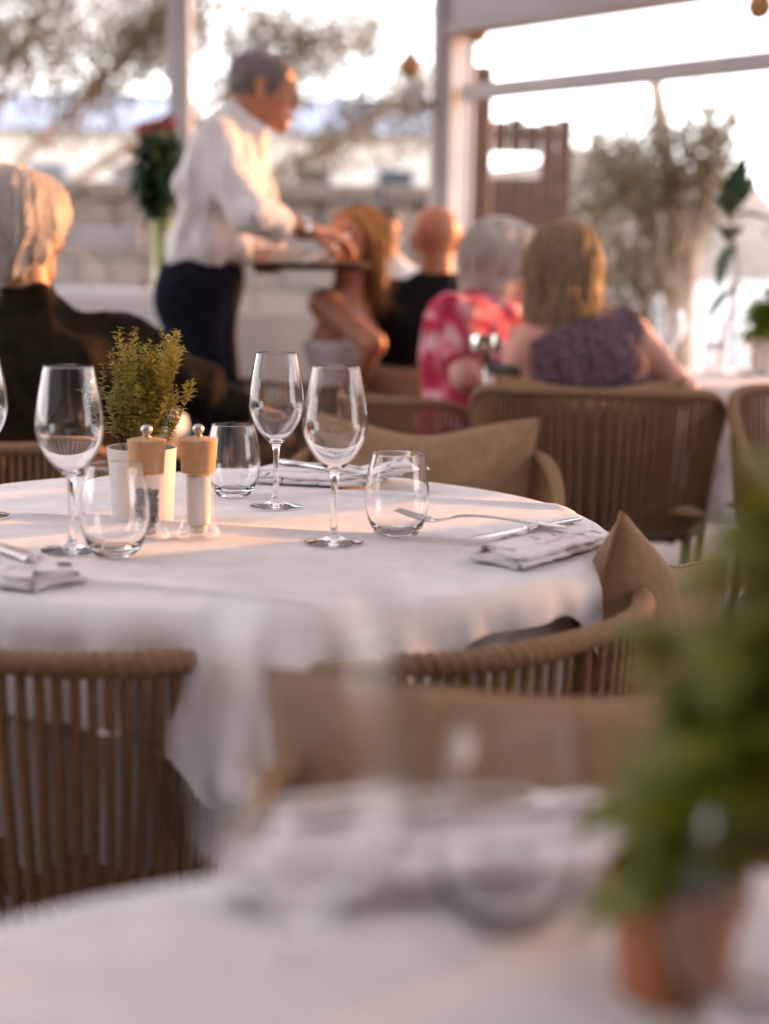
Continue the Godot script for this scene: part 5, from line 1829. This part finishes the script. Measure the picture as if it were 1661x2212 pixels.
# ------------------------------------------------------------------ guests and waiter
func build_people() -> void:
	# --- waiter, bending to the right with a tray
	var J := {}
	J.pelvis = at(428, 640, 4.5)
	J.sh_r = at(462, 312, 4.36)
	J.sh_l = at(530, 300, 4.66)
	J.neck = at(528, 246, 4.5)
	J.head = at(570, 196, 4.5)
	J.head_basis = facing(Vector3(0.97, -0.16, -0.08))
	J.el_r = at(545, 465, 4.24)
	J.wr_r = at(664, 498, 4.34)
	J.hand_r = [Vector3(0.95, -0.15, -0.25), Vector3(0.1, -0.9, -0.3), 0.55, -1.0]
	J.el_l = at(575, 500, 4.74)
	J.wr_l = at(585, 575, 4.56)
	J.hand_l = [Vector3(0.98, 0.05, -0.1), Vector3(0, 1, 0), 0.15, -1.0]
	J.kn_r = at(470, 975, 4.40)
	J.an_r = Vector3(at(468, 975, 4.42).x, 0.085, -4.42)
	J.kn_l = at(478, 975, 4.62)
	J.an_l = Vector3(at(500, 975, 4.7).x, 0.085, -4.70)
	J.front = Vector3(1, 0, -0.2)
	var base := Vector3(J.pelvis.x + 0.05, 0, J.pelvis.z)
	var t := figure(J, base, {"skin": M.skin_tan, "top": M.shirt_white, "sleeve": 1.42, "cuff": 0.45, "collar": 0.2, "neckline": 0.015, "scoop": 0.1, "hem": -0.10, "loose": 0.014, "fat": 0.95, "wrinkle": 0.024, "legs": M.trousers, "cell": 0.015, "cloth_cell": 0.013}, "grey-haired waiter in white shirt and dark trousers bending over with a tray")
	hair(t, J, base, 1.0, M.hair_grey, M.hair_grey, 0.005, [], [[Vector3(0, -0.55, 0.83), 0.035], [Vector3(0, -1, 0.35), 0.050], [Vector3(0, -0.4, 1.0), 0.045]], 0, 0.02, Vector3(0, -0.3, -1), 3)
	# his watch
	var wr: Vector3 = (J.el_r as Vector3).lerp(J.wr_r, 0.93) - base
	var ax: Vector3 = (J.wr_r - J.el_r).normalized()
	part(t, "wristwatch", moved(lathe(PackedVector2Array([Vector2(0.030, -0.011), Vector2(0.0345, -0.010), Vector2(0.0345, 0.010), Vector2(0.030, 0.011), Vector2(0.030, -0.011)]), 24), Transform3D(Basis(Quaternion(Vector3.UP, ax)), wr)).mesh(), M.steel)
	var ty := at(672, 584, 4.5)
	var tr := single("serving_tray", lathe(curve2([[0, 0.0], [0.15, 0], [0.175, 0.004], [0.19, 0.018], [0.193, 0.020], [0.190, 0.021], [0.174, 0.008], [0.15, 0.004], [0, 0.004]], 3), 48).mesh(), M.dark_metal, ty, 0, "round dark tray held by the waiter", "tray")
	single("plate", lathe(curve2([[0, 0.0], [0.05, 0], [0.06, 0.003], [0.105, 0.016], [0.108, 0.018], [0.104, 0.018], [0.06, 0.006], [0, 0.004]], 3), 40).mesh(), M.ceramic, ty + Vector3(-0.06, 0.006, 0.02), 0, "white plate on the waiter's tray", "plate")
	single("bowl", lathe(curve2([[0, 0.0], [0.03, 0], [0.035, 0.004], [0.065, 0.045], [0.066, 0.048], [0.062, 0.046], [0.03, 0.008], [0, 0.006]], 3), 36).mesh(), M.ceramic, ty + Vector3(-0.09, 0.012, 0.0), 0, "pale bowl stacked on the plate on the waiter's tray", "bowl")
	var nk := single("napkin", napkin(0.16, 0.06, 1.4, 44).mesh(), M.napkin, ty + Vector3(0.05, 0.035, 0.06), 0.3, "crumpled white napkin on the waiter's tray", "napkin")
	nk.rotation.z = 0.38
	# --- white-haired man at the left
	J = {}
	J.pelvis = Vector3(at(60, 900, 2.95).x, 0.55, -2.98)
	J.sh_l = at(-115, 745, 3.0)
	J.sh_r = at(275, 762, 3.10)
	J.neck = at(58, 655, 3.04)
	J.head = at(48, 492, 3.06)
	J.head_basis = facing(Vector3(0.36, -0.06, -0.93))
	J.el_r = at(425, 838, 3.12)
	J.wr_r = at(528, 888, 3.30)
	J.hand_r = [Vector3(0.6, -0.25, -0.7), Vector3(0, -1, 0), 0.4, 1.0]
	J.el_l = at(-200, 930, 2.95)
	J.wr_l = at(-120, 1000, 3.2)
	base = seated(J, Vector3(0.35, 0, -0.93))
	t = figure(J, base, {"skin": M.skin_tan, "top": M.shirt_olive, "sleeve": 1.85, "collar": 0.35, "neckline": 0.035, "scoop": 0.0, "loose": 0.016, "fat": 1.25, "wrinkle": 0.022, "cell": 0.015, "cloth_cell": 0.012, "squeeze": Vector3(8, 8, 8)}, "white-haired man in dark olive shirt seen from behind at the left edge")
	hair(t, J, base, 1.04, M.hair_white, M.hair_white, 0.010, [[Vector3(0.03, -0.01, -0.075), Vector3(0.02, -0.07, -0.070), 0.045, 0.035], [Vector3(-0.03, -0.01, -0.075), Vector3(-0.02, -0.07, -0.070), 0.045, 0.035], [Vector3(0.062, 0.0, -0.02), Vector3(0.064, -0.05, -0.03), 0.028, 0.02], [Vector3(-0.062, 0.0, -0.02), Vector3(-0.064, -0.05, -0.03), 0.028, 0.02]], [[Vector3(0, -0.35, 0.94), 0.048]], 3600, 0.095, Vector3(0, -0.1, -0.8), 31, 0.0009)
	# --- bare-shouldered woman by the waiter
	J = {}
	J.pelvis = Vector3(at(735, 760, 4.62).x, 0.53, -4.62)
	J.sh_l = at(700, 655, 4.50)
	J.sh_r = at(800, 655, 4.78)
	J.neck = at(752, 618, 4.62)
	J.head = at(770, 525, 4.62)
	J.head_basis = facing(Vector3(-0.62, -0.08, 0.78))
	J.el_l = at(806, 742, 4.40)
	J.wr_l = at(775, 815, 4.52)
	J.hand_l = [Vector3(-0.5, -0.5, -0.6), Vector3(0, -1, 0), 0.6, 1.0]
	J.el_r = at(850, 760, 4.85)
	J.wr_r = at(800, 800, 4.9)
	base = seated(J, Vector3(-0.4, 0, -0.9))
	t = figure(J, base, {"skin": M.skin_tan, "top": M.shirt_white, "top_name": "top", "sleeve": 0.0, "loose": 0.008, "fat": 0.92, "k": 0.95, "strapless": [Vector3(0, 1, 0), -0.17], "wrinkle": 0.008}, "bare-shouldered woman with golden hair beside the waiter's tray")
	hair(t, J, base, 0.95, M.hair_ginger, M.hair_ginger, 0.012, [[Vector3(0.06, 0.0, -0.02), Vector3(0.072, -0.15, -0.03), 0.036, 0.026], [Vector3(-0.06, 0.0, -0.03), Vector3(-0.07, -0.16, -0.03), 0.036, 0.024], [Vector3(0, -0.02, -0.075), Vector3(0.0, -0.17, -0.075), 0.05, 0.035]], [[Vector3(0, -0.25, 0.97), 0.030]], 1800, 0.13, Vector3(0.2, -0.2, -0.6), 33, 0.0010)
	# --- dark-haired man behind her
	J = {}
	J.pelvis = Vector3(at(850, 720, 5.7).x, 0.53, -5.7)
	J.sh_l = at(760, 612, 5.65)
	J.sh_r = at(925, 612, 5.7)
	J.head = at(814, 505, 5.7)
	J.head_basis = facing(Vector3(0.55, -0.1, 0.8))
	J.el_l = at(745, 720, 5.6)
	J.wr_l = at(800, 740, 5.4)
	J.el_r = at(935, 720, 5.6)
	J.wr_r = at(880, 740, 5.4)
	base = seated(J, Vector3(0.1, 0, 1))
	t = figure(J, base, {"skin": M.skin, "top": M.shirt_white, "sleeve": 0.75, "collar": 0.4, "neckline": 0.04}, "dark-haired guest in white half hidden behind the golden-haired woman")
	hair(t, J, base, 1.0, M.hair_dark, M.hair_dark, 0.010, [], [[Vector3(0, -0.5, 0.86), 0.045], [Vector3(0, -1, 0.3), 0.055]], 0, 0.03, Vector3(0, -0.3, -1), 34)
	# --- bald man in black
	J = {}
	J.pelvis = Vector3(at(920, 800, 4.77).x, 0.54, -4.77)
	J.sh_l = at(838, 648, 4.77)
	J.sh_r = at(1050, 648, 4.80)
	J.neck = at(940, 600, 4.79)
	J.head = at(941, 520, 4.81)
	J.head_basis = facing(Vector3(0.10, -0.12, -1))
	J.el_l = at(812, 790, 4.77)
	J.wr_l = at(850, 800, 5.05)
	J.el_r = at(1075, 790, 4.80)
	J.wr_r = at(1020, 800, 5.05)
	base = seated(J, Vector3(0.05, 0, -1))
	t = figure(J, base, {"skin": M.skin_tan, "top": M.shirt_black, "sleeve": 1.8, "collar": 0.25, "neckline": 0.02, "scoop": 0.0, "fat": 1.1, "loose": 0.014}, "bald man in a black shirt with his back turned")
	# --- white-haired lady in pink
	J = {}
	J.pelvis = Vector3(at(1010, 880, 4.17).x, 0.53, -4.17)
	J.sh_l = at(975, 690, 4.07)
	J.sh_r = at(1120, 690, 4.37)
	J.neck = at(1062, 650, 4.23)
	J.head = at(1088, 572, 4.25)
	J.head_basis = facing(Vector3(0.90, -0.20, -0.30))
	J.el_l = at(1003, 815, 3.97)
	J.wr_l = at(1090, 850, 4.15)
	J.el_r = at(1180, 800, 4.55)
	J.wr_r = at(1150, 820, 4.65)
	base = seated(J, Vector3(0.65, 0, -0.75))
	t = figure(J, base, {"skin": M.skin_pink, "top": M.dress_pink, "top_name": "dress", "sleeve": 0.55, "neckline": -0.005, "scoop": 0.3, "fat": 1.1, "loose": 0.02, "wrinkle": 0.014, "legs": M.dress_pink, "leg_name": "skirt"}, "white-haired lady in a pink and red patterned dress")
	hair(t, J, base, 1.0, M.hair_white, M.hair_white, 0.022, [[Vector3(0.05, 0.0, -0.03), Vector3(0.058, -0.07, -0.02), 0.045, 0.032], [Vector3(-0.05, 0.0, -0.03), Vector3(-0.058, -0.07, -0.02), 0.045, 0.032], [Vector3(0, -0.01, -0.08), Vector3(0.0, -0.085, -0.075), 0.055, 0.042]], [[Vector3(0, -0.28, 0.96), 0.046]], 2400, 0.11, Vector3(0, -0.2, -0.6), 37, 0.0010)
	# --- blonde guest in purple
	J = {}
	J.pelvis = Vector3(at(1250, 900, 3.81).x, 0.53, -3.84)
	J.sh_l = at(1140, 742, 3.78)
	J.sh_r = at(1362, 722, 3.86)
	J.neck = at(1232, 692, 3.86)
	J.head = at(1216, 582, 3.88)
	J.head_basis = facing(Vector3(0.18, -0.10, -1))
	J.el_l = at(1085, 850, 3.76)
	J.wr_l = at(1100, 900, 4.06)
	J.el_r = at(1478, 850, 3.84)
	J.wr_r = at(1420, 880, 4.08)
	base = seated(J, Vector3(0.12, 0, -1))
	t = figure(J, base, {"skin": M.skin_pink, "top": M.top_purple, "top_name": "top", "sleeve": 0.0, "sleeve_l": 0.75, "armhole": 0.02, "neckline": 0.02, "scoop": -0.2, "fat": 1.15, "loose": 0.018, "wrinkle": 0.012}, "blonde guest in a purple patterned sleeveless top seen from behind")
	hair(t, J, base, 1.0, M.hair_blond, M.hair_under, 0.016, [[Vector3(0.045, 0.0, -0.05), Vector3(0.058, -0.125, -0.045), 0.050, 0.040], [Vector3(-0.045, 0.0, -0.05), Vector3(-0.058, -0.125, -0.045), 0.050, 0.040], [Vector3(0, -0.01, -0.075), Vector3(0.0, -0.125, -0.075), 0.058, 0.045]], [[Vector3(0, -0.25, 0.97), 0.045]], 3000, 0.20, Vector3(0, -0.4, -0.5), 39, 0.0010)
